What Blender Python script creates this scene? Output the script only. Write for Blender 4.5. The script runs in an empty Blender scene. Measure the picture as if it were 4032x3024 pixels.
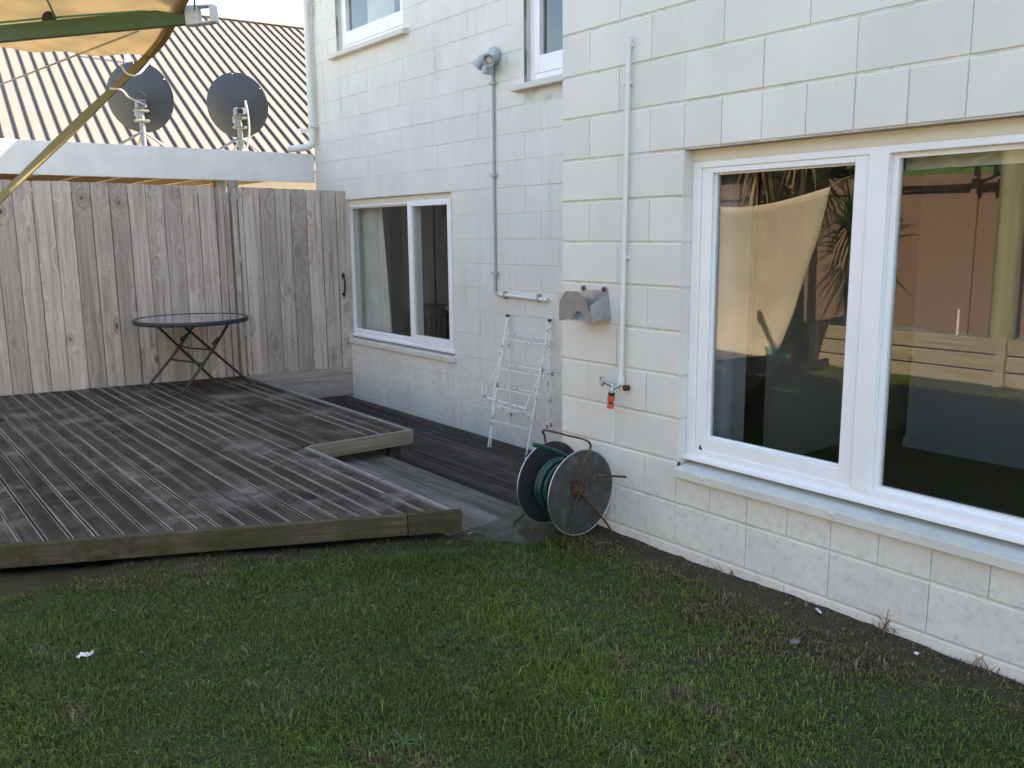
import bpy, math, random
import numpy as np
from mathutils import Matrix, Vector
random.seed(7); rng = np.random.default_rng(7)
R = math.radians
S = bpy.context.scene
COL = S.collection

# ------------------------------------------------------------ camera, sky, sun, exposure
cam = bpy.data.cameras.new('camera'); camo = bpy.data.objects.new('camera', cam); COL.objects.link(camo)
yaw, pitch, roll = 0.660024, -0.172275, -0.009695
f = Vector((math.sin(yaw)*math.cos(pitch), math.cos(yaw)*math.cos(pitch), math.sin(pitch)))
r = Vector((math.cos(yaw), -math.sin(yaw), 0)); u = r.cross(f)
r2 = r*math.cos(roll)+u*math.sin(roll); u2 = -r*math.sin(roll)+u*math.cos(roll)
m = Matrix((r2, u2, -f)).transposed().to_4x4(); m.translation = (-2.98887, -3.41617, 1.45063)
camo.matrix_world = m
cam.sensor_width = 36; cam.lens = 3422.9/4032*36; cam.clip_start = .05; cam.clip_end = 2000
S.camera = camo
SUN_EL = R(44.4); SX, SY = 1.0, -0.26                      # horizontal direction towards the sun
sun_az = math.atan2(SX, SY)                                # from +Y towards +X
W = bpy.data.worlds.new('World'); S.world = W; W.use_nodes = True
wn = W.node_tree; bg = wn.nodes['Background']
sky = wn.nodes.new('ShaderNodeTexSky'); sky.sky_type = 'NISHITA'; sky.sun_disc = False
sky.sun_elevation = SUN_EL; sky.sun_rotation = sun_az; sky.air_density = 1.0; sky.dust_density = 1.0; sky.ozone_density = 1.0
wn.links.new(sky.outputs[0], bg.inputs[0]); bg.inputs[1].default_value = 0.14
sl = bpy.data.lights.new('sun', 'SUN'); slo = bpy.data.objects.new('sun', sl); COL.objects.link(slo)
sl.energy = 4.0; sl.angle = R(.55); sl.color = (1, .93, .82)
sd = Vector((SX, SY, math.hypot(SX, SY)*math.tan(SUN_EL)))
slo.rotation_euler = sd.to_track_quat('Z', 'Y').to_euler(); slo.location = (8, -2, 9)
V = S.view_settings; V.view_transform = 'Standard'; V.look = 'None'; V.gamma = 1; V.use_curve_mapping = False
V.exposure = 2.38
V.use_white_balance = True; V.white_balance_temperature = 7700; V.white_balance_tint = 10     # camera balanced for open shade
S.render.engine = 'CYCLES'; S.cycles.max_bounces = 10; S.cycles.diffuse_bounces = 5; S.cycles.transparent_max_bounces = 16

# ------------------------------------------------------------ helpers: materials
def srgb(r, g, b):
    return tuple((c/12.92 if c <= .04045 else ((c+.055)/1.055)**2.4) for c in (r/255, g/255, b/255))+(1,)
class NT:
    def __init__(s, name, rough=.7, spec=.4, metal=0):
        s.m = bpy.data.materials.new(name); s.m.use_nodes = True; s.t = s.m.node_tree; s.n = s.t.nodes
        s.b = s.n['Principled BSDF']; s.b.inputs['Roughness'].default_value = rough
        s.b.inputs['Specular IOR Level'].default_value = spec; s.b.inputs['Metallic'].default_value = metal
    def new(s, ty, **kw):
        o = s.n.new(ty)
        for k, v in kw.items(): setattr(o, k, v)
        return o
    def lk(s, a, b): s.t.links.new(a, b)
    def pos(s, scale=(1,1,1), kind='world', rnd=True):
        if kind == 'world': src = s.new('ShaderNodeNewGeometry').outputs['Position']
        else: src = s.new('ShaderNodeTexCoord').outputs['Object']
        if rnd:
            oi = s.new('ShaderNodeObjectInfo'); mu = s.new('ShaderNodeVectorMath', operation='MULTIPLY_ADD')
            cb = s.new('ShaderNodeCombineXYZ')
            for i in range(3): s.lk(oi.outputs['Random'], cb.inputs[i])
            mu.inputs[1].default_value = (37, 61, 83); s.lk(cb.outputs[0], mu.inputs[0]); s.lk(src, mu.inputs[2]); src = mu.outputs[0]
        mp = s.new('ShaderNodeMapping'); mp.inputs['Scale'].default_value = scale; s.lk(src, mp.inputs[0]); return mp.outputs[0]
    def noise(s, vec, scale=5, detail=4, rough=.6, dist=0):
        n = s.new('ShaderNodeTexNoise'); n.inputs['Scale'].default_value = scale; n.inputs['Detail'].default_value = detail
        n.inputs['Roughness'].default_value = rough; n.inputs['Distortion'].default_value = dist; s.lk(vec, n.inputs['Vector']); return n.outputs['Fac']
    def ramp(s, fac, stops):
        c = s.new('ShaderNodeValToRGB'); e = c.color_ramp.elements
        while len(e) < len(stops): e.new(.5)
        for k, (p, col) in enumerate(stops):
            e[k].position = p; e[k].color = col if len(col) == 4 else tuple(col)+(1,)
        s.lk(fac, c.inputs[0]); return c.outputs[0]
    def mix(s, fac, a, b, mode='MIX'):
        x = s.new('ShaderNodeMix', data_type='RGBA', blend_type=mode)
        for k, v in ((0, fac), (6, a), (7, b)):
            if hasattr(v, 'links') or hasattr(v, 'is_linked'): s.lk(v, x.inputs[k])
            else: x.inputs[k].default_value = (tuple(v)+(1,) if isinstance(v, tuple) and len(v) == 3 else v)
        return x.outputs[2]
    def bump(s, h, strength=.3, dist=.005):
        b = s.new('ShaderNodeBump'); b.inputs['Strength'].default_value = strength; b.inputs['Distance'].default_value = dist
        s.lk(h, b.inputs['Height']); s.lk(b.outputs[0], s.b.inputs['Normal'])
    def col(s, c):
        if hasattr(c, 'links'): s.lk(c, s.b.inputs['Base Color'])
        else: s.b.inputs['Base Color'].default_value = c
    def rnd(s, lo, hi):
        oi = s.new('ShaderNodeObjectInfo'); mr = s.new('ShaderNodeMapRange'); s.lk(oi.outputs['Random'], mr.inputs[0])
        mr.inputs[3].default_value = lo; mr.inputs[4].default_value = hi; return mr.outputs[0]
def g(v): return (v, v, v, 1)
M = {}
def plain(name, c, rough=.6, spec=.4, metal=0, var=.15, sc=14, bump=0, bs=120):
    t = NT(name, rough, spec, metal); v = t.noise(t.pos(), sc, 5)
    t.col(t.ramp(v, [(.25, tuple(x*(1-var) for x in c[:3])), (.75, tuple(min(1, x*(1+var)) for x in c[:3]))]))
    if bump: t.bump(t.noise(t.pos(rnd=False), bs, 3), bump, .003)
    M[name] = t.m; return t
# painted concrete block
def block_paint(name, streak, splash, base=((.63,.61,.555), (.71,.69,.635)), var=(.955, 1.03)):
    t = NT(name, .62, .35); p = t.pos(rnd=False)
    c = t.ramp(t.noise(p, 2.2, 5), [(.3, base[0]), (.7, base[1])])
    if streak:
        st = t.ramp(t.noise(t.pos((9, 9, .9), rnd=False), 1.1, 6, .65), [(.52, g(0)), (.80, g(streak))])
        zone = t.ramp(t.noise(p, .8, 2), [(.42, g(0)), (.60, g(1))]); q = t.new('ShaderNodeMath', operation='MULTIPLY'); t.lk(st, q.inputs[0]); t.lk(zone, q.inputs[1])
        c = t.mix(q.outputs[0], c, (.36, .37, .33, 1))
    sp = t.ramp(t.noise(p, 24, 8, .78), [(.50, g(0)), (.74, g(splash))]); sx = t.new('ShaderNodeSeparateXYZ'); t.lk(t.pos(rnd=False), sx.inputs[0])
    wob = t.new('ShaderNodeMath', operation='MULTIPLY_ADD'); t.lk(t.noise(p, 2.2, 4), wob.inputs[0]); wob.inputs[1].default_value = -.42; t.lk(sx.outputs[2], wob.inputs[2])
    low = t.ramp(wob.outputs[0], [(.0, g(1)), (.14, g(.05))])       # soil splash along the foot of the wall
    sm = t.new('ShaderNodeMath', operation='MULTIPLY'); t.lk(sp, sm.inputs[0]); t.lk(low, sm.inputs[1])
    c = t.mix(sm.outputs[0], c, (.20, .205, .17, 1))
    pit = t.ramp(t.noise(p, 70, 2, .5), [(.70, g(0)), (.76, g(.6))]); c = t.mix(pit, c, (.45,.43,.38,1))
    v = t.rnd(*var); vv = t.new('ShaderNodeCombineXYZ')
    for i in range(3): t.lk(v, vv.inputs[i])
    t.col(t.mix(1.0, c, vv.outputs[0], 'MULTIPLY'))
    h = t.new('ShaderNodeMath', operation='MULTIPLY_ADD'); t.lk(t.noise(p, 260, 3), h.inputs[0]); h.inputs[1].default_value = .7
    t.lk(t.noise(p, 45, 3), h.inputs[2]); t.bump(h.outputs[0], .4, .002); M[name] = t.m
block_paint('block', .10, .5); block_paint('block_far', .7, .5, ((.62,.605,.555), (.70,.685,.635)), (.985, 1.012))
def mortar():
    t = NT('joint_paint', .7, .3); p = t.pos(rnd=False)
    t.col(t.ramp(t.noise(p, 7, 6, .7), [(.32, (.44, .41, .35)), (.5, (.63, .605, .545))])); t.bump(t.noise(p, 160, 3), .5, .002); M['joint'] = t.m
mortar()
# wood; grain runs along the axis given
def wood(name, cols, axis='z', knots=True, rough=.8, gs=1.0, var=.15, moss=None, kind='object', patch=None):
    t = NT(name, rough, .10)
    L, T = 1.1*gs, 26*gs
    sc = {'x': (L, T, T), 'y': (T, L, T), 'z': (T, T, L)}[axis]
    p = t.pos(sc, kind); pm = t.pos(kind=kind)
    if knots:
        ks = {'x': (3.4, 5.5, 5.5), 'y': (5.5, 3.4, 5.5), 'z': (5.5, 5.5, 3.4)}[axis]
        vo = t.new('ShaderNodeTexVoronoi'); vo.inputs['Scale'].default_value = .95; vo.inputs['Randomness'].default_value = 1
        ds = t.new('ShaderNodeVectorMath', operation='MULTIPLY_ADD'); nn = t.new('ShaderNodeTexNoise'); nn.inputs['Scale'].default_value = 9
        t.lk(pm, nn.inputs['Vector']); t.lk(nn.outputs['Color'], ds.inputs[0]); ds.inputs[1].default_value = (.22,)*3; t.lk(t.pos(ks, kind), ds.inputs[2])
        t.lk(ds.outputs[0], vo.inputs['Vector'])
        sc3 = t.new('ShaderNodeSeparateColor'); t.lk(vo.outputs['Color'], sc3.inputs[0]); gt = t.new('ShaderNodeMath', operation='LESS_THAN'); t.lk(sc3.outputs[0], gt.inputs[0]); gt.inputs[1].default_value = .5
        dm = t.new('ShaderNodeMath', operation='ADD'); t.lk(vo.outputs['Distance'], dm.inputs[0]); t.lk(gt.outputs[0], dm.inputs[1]); kdist = dm.outputs[0]
        bend = t.ramp(kdist, [(.0, g(1)), (.25, g(.35)), (.55, g(0))])
        bd = t.new('ShaderNodeVectorMath', operation='MULTIPLY_ADD'); t.lk(bend, bd.inputs[0]); bd.inputs[1].default_value = (3.2,)*3; t.lk(p, bd.inputs[2]); p = bd.outputs[0]
    n1 = t.noise(p, 1.0, 7, .68, .25)
    c = t.ramp(n1, [(.28, cols[0]), (.5, cols[1]), (.72, cols[2])])
    c = t.mix(t.ramp(t.noise(pm, 2.6, 4), [(.4, g(0)), (.7, g(.55))]), c, cols[3] if len(cols) > 3 else cols[0])
    if knots:
        kd = t.ramp(kdist, [(.0, g(.95)), (.07, g(.8)), (.11, g(.15)), (.16, g(.28)), (.24, g(0))])
        c = t.mix(kd, c, tuple(x*.36 for x in cols[0][:3])+(1,))
    if patch:
        c = t.mix(t.ramp(t.noise(t.pos(kind='world', rnd=False), patch[0], 7, .7), [(patch[1], g(0)), (patch[2], g(patch[4]))]), c, patch[3])
    if moss:
        c = t.mix(t.ramp(t.noise(t.pos(kind='world', rnd=False), moss[0], 6, .7), [(moss[1], g(0)), (moss[2], g(.85))]), c, moss[3])
    v = t.rnd(1-var, 1+var); vv = t.new('ShaderNodeCombineXYZ')
    for i in range(3): t.lk(v, vv.inputs[i])
    t.col(t.mix(1.0, c, vv.outputs[0], 'MULTIPLY')); t.bump(n1, .5, .004); M[name] = t.m; return t
wood('fence_wood', [(.20,.148,.112), (.40,.332,.284), (.53,.468,.418), (.33,.284,.252)], 'z', var=.24, moss=(1.1, .64, .8, (.10,.11,.05,1)))
wood('fence_wood_x', [(.18,.135,.104), (.34,.284,.244), (.44,.388,.345), (.27,.231,.205)], 'x', var=.1)
wood('deck_wood', [(.036,.027,.020), (.078,.061,.047), (.145,.120,.097), (.033,.023,.016)], 'y', knots=False, var=.22, kind='world', rough=.72,
     patch=(1.7, .52, .72, (.37,.33,.275,1), .60), moss=(2.0, .55, .68, (.020,.014,.010,1)))
wood('deck_edge', [(.13,.112,.092), (.225,.198,.165), (.36,.325,.28), (.09,.072,.056)], 'y', knots=False, var=.35, kind='world', moss=(1.6, .52, .68, (.06,.048,.038,1)))
wood('step_wood', [(.090,.076,.060), (.17,.148,.122), (.31,.275,.232), (.07,.056,.042)], 'y', knots=False, var=.15, kind='world', rough=.72, moss=(2.3, .66, .78, (.03,.028,.02,1)))
wood('low_deck_wood', [(.025,.019,.014), (.062,.051,.040), (.13,.112,.094), (.026,.019,.013)], 'y', knots=False, var=.25, kind='world', rough=.6, patch=(2.2, .55, .8, (.17,.148,.122,1), .5))
wood('fascia_wood', [(.045,.034,.022), (.088,.068,.044), (.15,.122,.082), (.055,.045,.026)], 'x', var=.08, moss=(3.2, .44, .62, (.042,.046,.014,1)), patch=(5, .56, .70, (.035,.028,.02,1), .8))
wood('notch_wood', [(.13,.10,.07), (.24,.195,.145), (.33,.285,.225), (.16,.13,.09)], 'x', var=.05)
wood('trim_wood', [(.13,.115,.10), (.22,.20,.18), (.32,.30,.28), (.16,.14,.12)], 'x', knots=False, var=.08)
wood('planter_wood', [(.24,.19,.12), (.40,.33,.22), (.52,.44,.31), (.30,.25,.17)], 'y', var=.1)
wood('pole_wood', [(.17,.16,.09), (.30,.29,.17), (.40,.39,.25), (.22,.21,.12)], 'z', knots=False, var=.02, gs=.5)
wood('rafter_wood', [(.46,.37,.23), (.6,.51,.35), (.7,.61,.45), (.5,.4,.28)], 'y', knots=False, var=.1)
plain('white_paint', (.80,.80,.81), .35, .5, var=.04, sc=8, bump=.1, bs=60)
plain('sill_paint', (.60,.585,.54), .6, .35, var=.1, sc=8, bump=.3, bs=200)
plain('cream_paint', (.66,.59,.46), .5, .4, var=.06, sc=8)
plain('beam_paint', (.70,.69,.66), .5, .4, var=.10, sc=5, bump=.2, bs=40)
plain('pipe_paint', (.66,.655,.62), .45, .45, var=.05)
plain('grey_paint', (.40,.42,.45), .5, .45, var=.08)
plain('galv', (.42,.43,.44), .45, .5, .75, var=.2, sc=40)
plain('galv_dull', (.30,.31,.315), .6, .4, .35, var=.22, sc=22)
plain('bracket_steel', (.26,.245,.23), .55, .4, .3, var=.22, sc=18)
plain('dish_grey', (.055,.062,.072), .55, .4, var=.06)
plain('table_frame', (.022,.025,.032), .5, .45, var=.2, sc=40)
plain('black_iron', (.012,.012,.013), .5, .45, var=.2)
plain('green_arm', (.060,.115,.050), .45, .4, var=.06)
plain('green_arm_light', (.09,.17,.04), .5, .4, var=.06)
plain('green_rope', (.10,.30,.22), .5, .4, var=.1)
plain('wire_rope', (.42,.42,.36), .6, .4, var=.1)
plain('cap_plastic', (.55,.55,.54), .45, .45, var=.05)
plain('black_plastic', (.015,.015,.016), .45, .45, var=.1)
plain('orange_plastic', (.62,.11,.05), .4, .45, var=.08)
plain('hose', (.006,.055,.042), .38, .5, var=.2, sc=60)
plain('brown_paint', (.235,.150,.105), .75, .3, var=.05, sc=3, bump=.2, bs=90)
plain('brown_paint_light', (.30,.195,.135), .75, .3, var=.05, sc=3, bump=.2, bs=90)
plain('carpet', (.12,.09,.062), .95, .1, var=.2, sc=60, bump=.5, bs=300)
plain('room_paint', (.30,.31,.335), .8, .2, var=.03)
plain('room_panel', (.36,.34,.31), .7, .3, var=.06)
plain('curtain_cloth', (.62,.61,.55), .9, .1, var=.06)
plain('soil', (.050,.043,.033), .95, .15, var=.5, sc=16, bump=1, bs=70)
plain('stone_grey', (.17,.165,.155), .9, .2, var=.3, sc=18, bump=.6, bs=50)
plain('white_bit', (.75,.75,.74), .6, .3, var=.05)
plain('dry_leaf', (.42,.29,.13), .8, .25, var=.3, sc=20)
plain('bark', (.075,.06,.045), .9, .2, var=.3, sc=20, bump=.8, bs=40)
plain('teal_plastic', (.06,.45,.38), .35, .5, var=.1)
plain('roof_tan', (.175,.144,.122), .5, .4, var=.05, sc=1.5)
plain('roof_rib_shade', (.022,.016,.017), .55, .35, var=.1)  # near-black colour paints in the shade on the ribs' sides
def rusty(name, c, rust, lo, hi, sc=30, metal=.2, rough=.6, zs=(1,1,1)):
    t = NT(name, rough, .4, metal); n = t.noise(t.pos(zs, rnd=False), sc, 6, .7)
    t.col(t.mix(t.ramp(n, [(lo, g(0)), (hi, g(1))]), c, rust)); t.bump(n, .4, .002); M[name] = t.m
rusty('white_wire', (.84,.83,.80,1), (.085,.030,.012,1), .555, .60, 24, .0)
rusty('rust_bar', (.070,.042,.028,1), (.14,.10,.05,1), .48, .62, 30, .3, .7)
rusty('rust_hub', (.13,.05,.03,1), (.05,.02,.015,1), .45, .6, 60, .2, .8)
rusty('reel_disc', (.060,.060,.058,1), (.15,.15,.145,1), .52, .76, 26, .25, .5, (1, 1, .5))
rusty('reel_disc_dark', (.036,.037,.039,1), (.08,.08,.08,1), .55, .8, 20, .25, .55)
rusty('clamp_rust', (.30,.31,.24,1), (.16,.09,.04,1), .5, .65, 60, .4, .6)
rusty('concrete', (.105,.090,.066,1), (.034,.034,.016,1), .36, .60, 6, 0, .9)
def glass(name, tint, rough=.0, k=1.0):
    m = bpy.data.materials.new(name); m.use_nodes = True; t = m.node_tree; n = t.nodes; n.clear()
    out = n.new('ShaderNodeOutputMaterial'); mx = n.new('ShaderNodeMixShader'); tr = n.new('ShaderNodeBsdfTransparent'); gl = n.new('ShaderNodeBsdfGlossy')
    tr.inputs[0].default_value = tint; gl.inputs['Roughness'].default_value = rough; gl.inputs[0].default_value = (1, 1, 1, 1)
    ge = n.new('ShaderNodeNewGeometry'); d = n.new('ShaderNodeVectorMath'); d.operation = 'DOT_PRODUCT'
    t.links.new(ge.outputs['Normal'], d.inputs[0]); t.links.new(ge.outputs['Incoming'], d.inputs[1])
    def mth(op, a, b=None):
        q = n.new('ShaderNodeMath'); q.operation = op
        for i, v in enumerate((a, b)):
            if v is None: continue
            if isinstance(v, (int, float)): q.inputs[i].default_value = v
            else: t.links.new(v, q.inputs[i])
        return q.outputs[0]
    a = mth('ABSOLUTE', d.outputs['Value']); o = mth('SUBTRACT', 1.0, a); p5 = mth('POWER', o, 5.0)
    F = mth('MULTIPLY_ADD', p5, .957*k); F.node.inputs[2].default_value = .043*k
    t.links.new(F, mx.inputs[0]); t.links.new(tr.outputs[0], mx.inputs[1]); t.links.new(gl.outputs[0], mx.inputs[2]); t.links.new(mx.outputs[0], out.inputs[0])
    M[name] = m
glass('glass', (.94,.955,.95,1), 0, 1.2); glass('clear_plastic', (.75,.85,.83,1), .05, 1.2)
def cloth(name, c, tr):
    m = bpy.data.materials.new(name); m.use_nodes = True; t = m.node_tree; n = t.nodes; n.clear()
    out = n.new('ShaderNodeOutputMaterial'); mx = n.new('ShaderNodeMixShader'); df = n.new('ShaderNodeBsdfDiffuse'); tl = n.new('ShaderNodeBsdfTranslucent')
    tc = n.new('ShaderNodeTexCoord'); no = n.new('ShaderNodeTexNoise'); no.inputs['Scale'].default_value = 4; no.inputs['Detail'].default_value = 8
    t.links.new(tc.outputs['Object'], no.inputs['Vector']); rp = n.new('ShaderNodeValToRGB')
    rp.color_ramp.elements[0].position = .3; rp.color_ramp.elements[0].color = tuple(x*.82 for x in c[:3])+(1,)
    rp.color_ramp.elements[1].position = .7; rp.color_ramp.elements[1].color = c
    t.links.new(no.outputs['Fac'], rp.inputs[0]); t.links.new(rp.outputs[0], df.inputs[0]); t.links.new(rp.outputs[0], tl.inputs[0])
    wv = n.new('ShaderNodeTexWave'); wv.inputs['Scale'].default_value = 90; wv.inputs['Distortion'].default_value = .5; t.links.new(tc.outputs['Object'], wv.inputs['Vector'])
    bp = n.new('ShaderNodeBump'); bp.inputs['Strength'].default_value = .25; bp.inputs['Distance'].default_value = .002; t.links.new(wv.outputs['Fac'], bp.inputs['Height']); t.links.new(bp.outputs[0], df.inputs['Normal'])
    mx.inputs[0].default_value = tr; t.links.new(df.outputs[0], mx.inputs[1]); t.links.new(tl.outputs[0], mx.inputs[2]); t.links.new(mx.outputs[0], out.inputs[0]); M[name] = m
cloth('shade_cloth', (.82,.72,.54,1), .32)
cloth('hem_cloth', (.30,.25,.13,1), .1)
cloth('curtain', (.88,.87,.80,1), .3)
def leafmat(name, a, b, tr=.25):
    t = NT(name, .55, .35); at = t.new('ShaderNodeAttribute', attribute_name='Col')
    t.col(at.outputs['Color']); M[name] = t.m
    tlu = t.new('ShaderNodeBsdfTranslucent'); mx = t.new('ShaderNodeMixShader'); mx.inputs[0].default_value = tr
    out = t.n['Material Output']; t.lk(at.outputs['Color'], tlu.inputs[0]); t.lk(t.b.outputs[0], mx.inputs[1]); t.lk(tlu.outputs[0], mx.inputs[2]); t.lk(mx.outputs[0], out.inputs[0])
leafmat('leaf', 0, 0)
def ground_mat():
    t = NT('lawn_soil', .95, .15); p = t.pos(rnd=False)
    c = t.ramp(t.noise(p, 5, 7, .7), [(.3, (.036,.029,.018)), (.55, (.070,.056,.036)), (.75, (.048,.054,.018))])
    c = t.mix(t.ramp(t.noise(p, 1.4, 4), [(.45, g(0)), (.65, g(.7))]), c, (.035,.050,.016,1)); t.col(c)
    t.bump(t.noise(p, 60, 6, .7), .9, .01); M['lawn_soil'] = t.m
ground_mat()
def table_glass():
    t = NT('table_glass', .08, .55); t.col((.20,.205,.22,1)); M['table_glass'] = t.m  # opaque grey base lightened to stand in for reflection in the glass
    t.b.inputs['Coat Weight'].default_value = .4; t.b.inputs['Coat Roughness'].default_value = .03
table_glass()

# ------------------------------------------------------------ helpers: meshes
def link(o, parent=None):
    COL.objects.link(o)
    if parent is not None: o.parent = parent
    return o
def tag(o, label=None, cat=None, group=None, kind=None):
    for k, v in (('label', label), ('category', cat), ('group', group), ('kind', kind)):
        if v: o[k] = v
    return o
def empty(name, loc=(0,0,0), label=None, cat=None, group=None):
    o = bpy.data.objects.new(name, None); o.location = loc; o.empty_display_size = .1; COL.objects.link(o); return tag(o, label, cat, group)
class MB:
    def __init__(s): s.v = []; s.f = []
    def add(s, v, f):
        b = len(s.v); s.v += [tuple(x) for x in v]; s.f += [tuple(i+b for i in q) for q in f]; return s
    def box(s, x0, x1, y0, y1, z0, z1):
        return s.add([(x0,y0,z0),(x1,y0,z0),(x1,y1,z0),(x0,y1,z0),(x0,y0,z1),(x1,y0,z1),(x1,y1,z1),(x0,y1,z1)],
                     [(0,3,2,1),(4,5,6,7),(0,1,5,4),(1,2,6,5),(2,3,7,6),(3,0,4,7)])
    def bar(s, a, b, w, h, up=(0,0,1)):
        a, b = Vector(a), Vector(b); d = (b-a).normalized(); sd = d.cross(Vector(up)).normalized(); uu = sd.cross(d)
        vs = []
        for q in (a, b):
            for i, j in ((-1,-1),(1,-1),(1,1),(-1,1)): vs.append(q+sd*(w/2*i)+uu*(h/2*j))
        return s.add(vs, [(0,1,2,3),(7,6,5,4),(0,4,5,1),(1,5,6,2),(2,6,7,3),(3,7,4,0)])
    def tube(s, pts, rad, n=8, closed=False, cap=True):
        P = [Vector(p) for p in pts]; N = len(P); rr = rad if isinstance(rad, (list, tuple)) else [rad]*N
        up = None; rings = []
        for i in range(N):
            if closed: d = (P[(i+1) % N]-P[i-1]).normalized()
            else: d = ((P[min(i+1, N-1)]-P[max(i-1, 0)])).normalized()
            if up is None:
                up = Vector((0,0,1)) if abs(d.z) < .9 else Vector((1,0,0))
            sd = d.cross(up).normalized(); up = sd.cross(d).normalized()
            rings.append([P[i]+(sd*math.cos(2*math.pi*k/n)+up*math.sin(2*math.pi*k/n))*rr[i] for k in range(n)])
        vs = [v for q in rings for v in q]; fs = []
        for i in range(N if closed else N-1):
            j = (i+1) % N
            for k in range(n): fs.append((i*n+k, i*n+(k+1) % n, j*n+(k+1) % n, j*n+k))
        if cap and not closed: fs += [tuple(range(n-1, -1, -1)), tuple(range((N-1)*n, N*n))]
        return s.add(vs, fs)
    def lathe(s, prof, n=24, M4=None, cap=True):
        vs = []; fs = []
        for (rad, h) in prof:
            for k in range(n): vs.append(Vector((rad*math.cos(2*math.pi*k/n), rad*math.sin(2*math.pi*k/n), h)))
        if M4 is not None: vs = [M4 @ v for v in vs]
        for i in range(len(prof)-1):
            for k in range(n): fs.append((i*n+k, i*n+(k+1) % n, (i+1)*n+(k+1) % n, (i+1)*n+k))
        if cap: fs += [tuple(range(n-1, -1, -1)), tuple(range((len(prof)-1)*n, len(prof)*n))]
        return s.add(vs, fs)
    def prism(s, poly, ext):   # poly: list of 3d points (planar), ext: vector
        n = len(poly); e = Vector(ext); P = [Vector(p) for p in poly]
        return s.add(P+[p+e for p in P], [tuple(range(n))[::-1], tuple(range(n, 2*n))]+[(i, (i+1) % n, n+(i+1) % n, n+i) for i in range(n)])
    def mesh(s, name):
        me = bpy.data.meshes.new(name); me.from_pydata(s.v, [], s.f); me.validate(); return me
    def build(s, name, mat, parent=None, smooth=False, bevel=0, loc=None):
        me = s.mesh(name); me.materials.append(M[mat] if isinstance(mat, str) else mat)
        if smooth:
            me.polygons.foreach_set('use_smooth', [True]*len(me.polygons))
            try: me.set_sharp_from_angle(angle=R(40))
            except Exception: pass
        import bmesh
        bm = bmesh.new(); bm.from_mesh(me); bmesh.ops.recalc_face_normals(bm, faces=bm.faces); bm.to_mesh(me); bm.free()
        o = bpy.data.objects.new(name, me); link(o, parent)
        if loc: o.location = loc
        if bevel:
            b = o.modifiers.new('bevel', 'BEVEL'); b.width = bevel; b.segments = 2; b.limit_method = 'ANGLE'; b.angle_limit = R(40)
        return o
def axisM(c, d, roll=0):   # matrix taking local z to direction d at point c
    q = Vector(d).normalized().to_track_quat('Z', 'Y').to_matrix().to_4x4(); q = q @ Matrix.Rotation(roll, 4, 'Z'); q.translation = Vector(c); return q
def instance(me, name, mat, parent, loc, rot=(0,0,0), sc=(1,1,1)):
    o = bpy.data.objects.new(name, me); link(o, parent); o.location = loc; o.rotation_euler = rot; o.scale = sc; return o
def bez(pts, n=8):  # Catmull-Rom smoothing
    P = [Vector(p) for p in pts]; out = []
    for i in range(len(P)-1):
        a, b, c, d = P[max(i-1,0)], P[i], P[i+1], P[min(i+2, len(P)-1)]
        for k in range(n):
            t = k/n; out.append(.5*((2*b)+(-a+c)*t+(2*a-5*b+4*c-d)*t*t+(-a+3*b-3*c+d)*t**3))
    return out+[P[-1]]

XF = 1.27        # plane of the set-back house wall; the projecting wall stands at x = 0
HT = 5.15        # roof height of the house
ZU, ZS, ZL = .07, -.09, -.24     # upper deck, step, lower deck
def front_y(x): return .98+(x+2.522)*-.4770      # skewed front edge of the upper deck
def fence_y(x): return 4.83+(1.27-x)*.1673
def ground_z(x, y):
    w = np.clip((np.asarray(x)+.55)/.5, 0, 1); w = w*w*(3-2*w)
    far = np.clip((np.asarray(y)-.05)/.25, 0, 1)*np.clip((np.asarray(x)+.15)/.12, 0, 1)
    dk = np.clip(1-(front_y(np.asarray(x))-np.asarray(y))/.5, 0, 1)*(np.asarray(x) < -.5)
    return -.105+.06*w+.035*dk-.20*far+.008*np.sin(np.asarray(x)*5+1)*np.cos(np.asarray(y)*4)

# ------------------------------------------------------------ ground
def make_ground():
    xs = np.concatenate([[-400,-100,-30,-12], np.linspace(-8, .1, 163), [.3, 3, 12, 60, 400]])
    ys = np.concatenate([[-400,-60,-12], np.linspace(-6, 3, 181), [4, 6, 12, 30, 100, 400]])
    X, Y = np.meshgrid(xs, ys); Z = ground_z(X, Y); Z += rng.normal(0, .003, Z.shape)*((X > -8) & (X < .1) & (Y > -6) & (Y < 3))
    under = (X > -7.5) & (X < 1.4) & (Y > .98+(X+2.522)*-.477+.12) & (X < -.05); Z = np.where(under, np.minimum(Z, -.12), Z)
    Z = np.where((X > -.05) & (Y > .3), -.36, Z)
    nx, ny = len(xs), len(ys); v = np.c_[X.ravel(), Y.ravel(), Z.ravel()]
    fs = [(j*nx+i, j*nx+i+1, (j+1)*nx+i+1, (j+1)*nx+i) for j in range(ny-1) for i in range(nx-1)]
    b = MB(); b.v = [tuple(q) for q in v]; b.f = fs
    o = b.build('ground', 'lawn_soil', smooth=True); tag(o, kind='structure')
make_ground()

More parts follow.
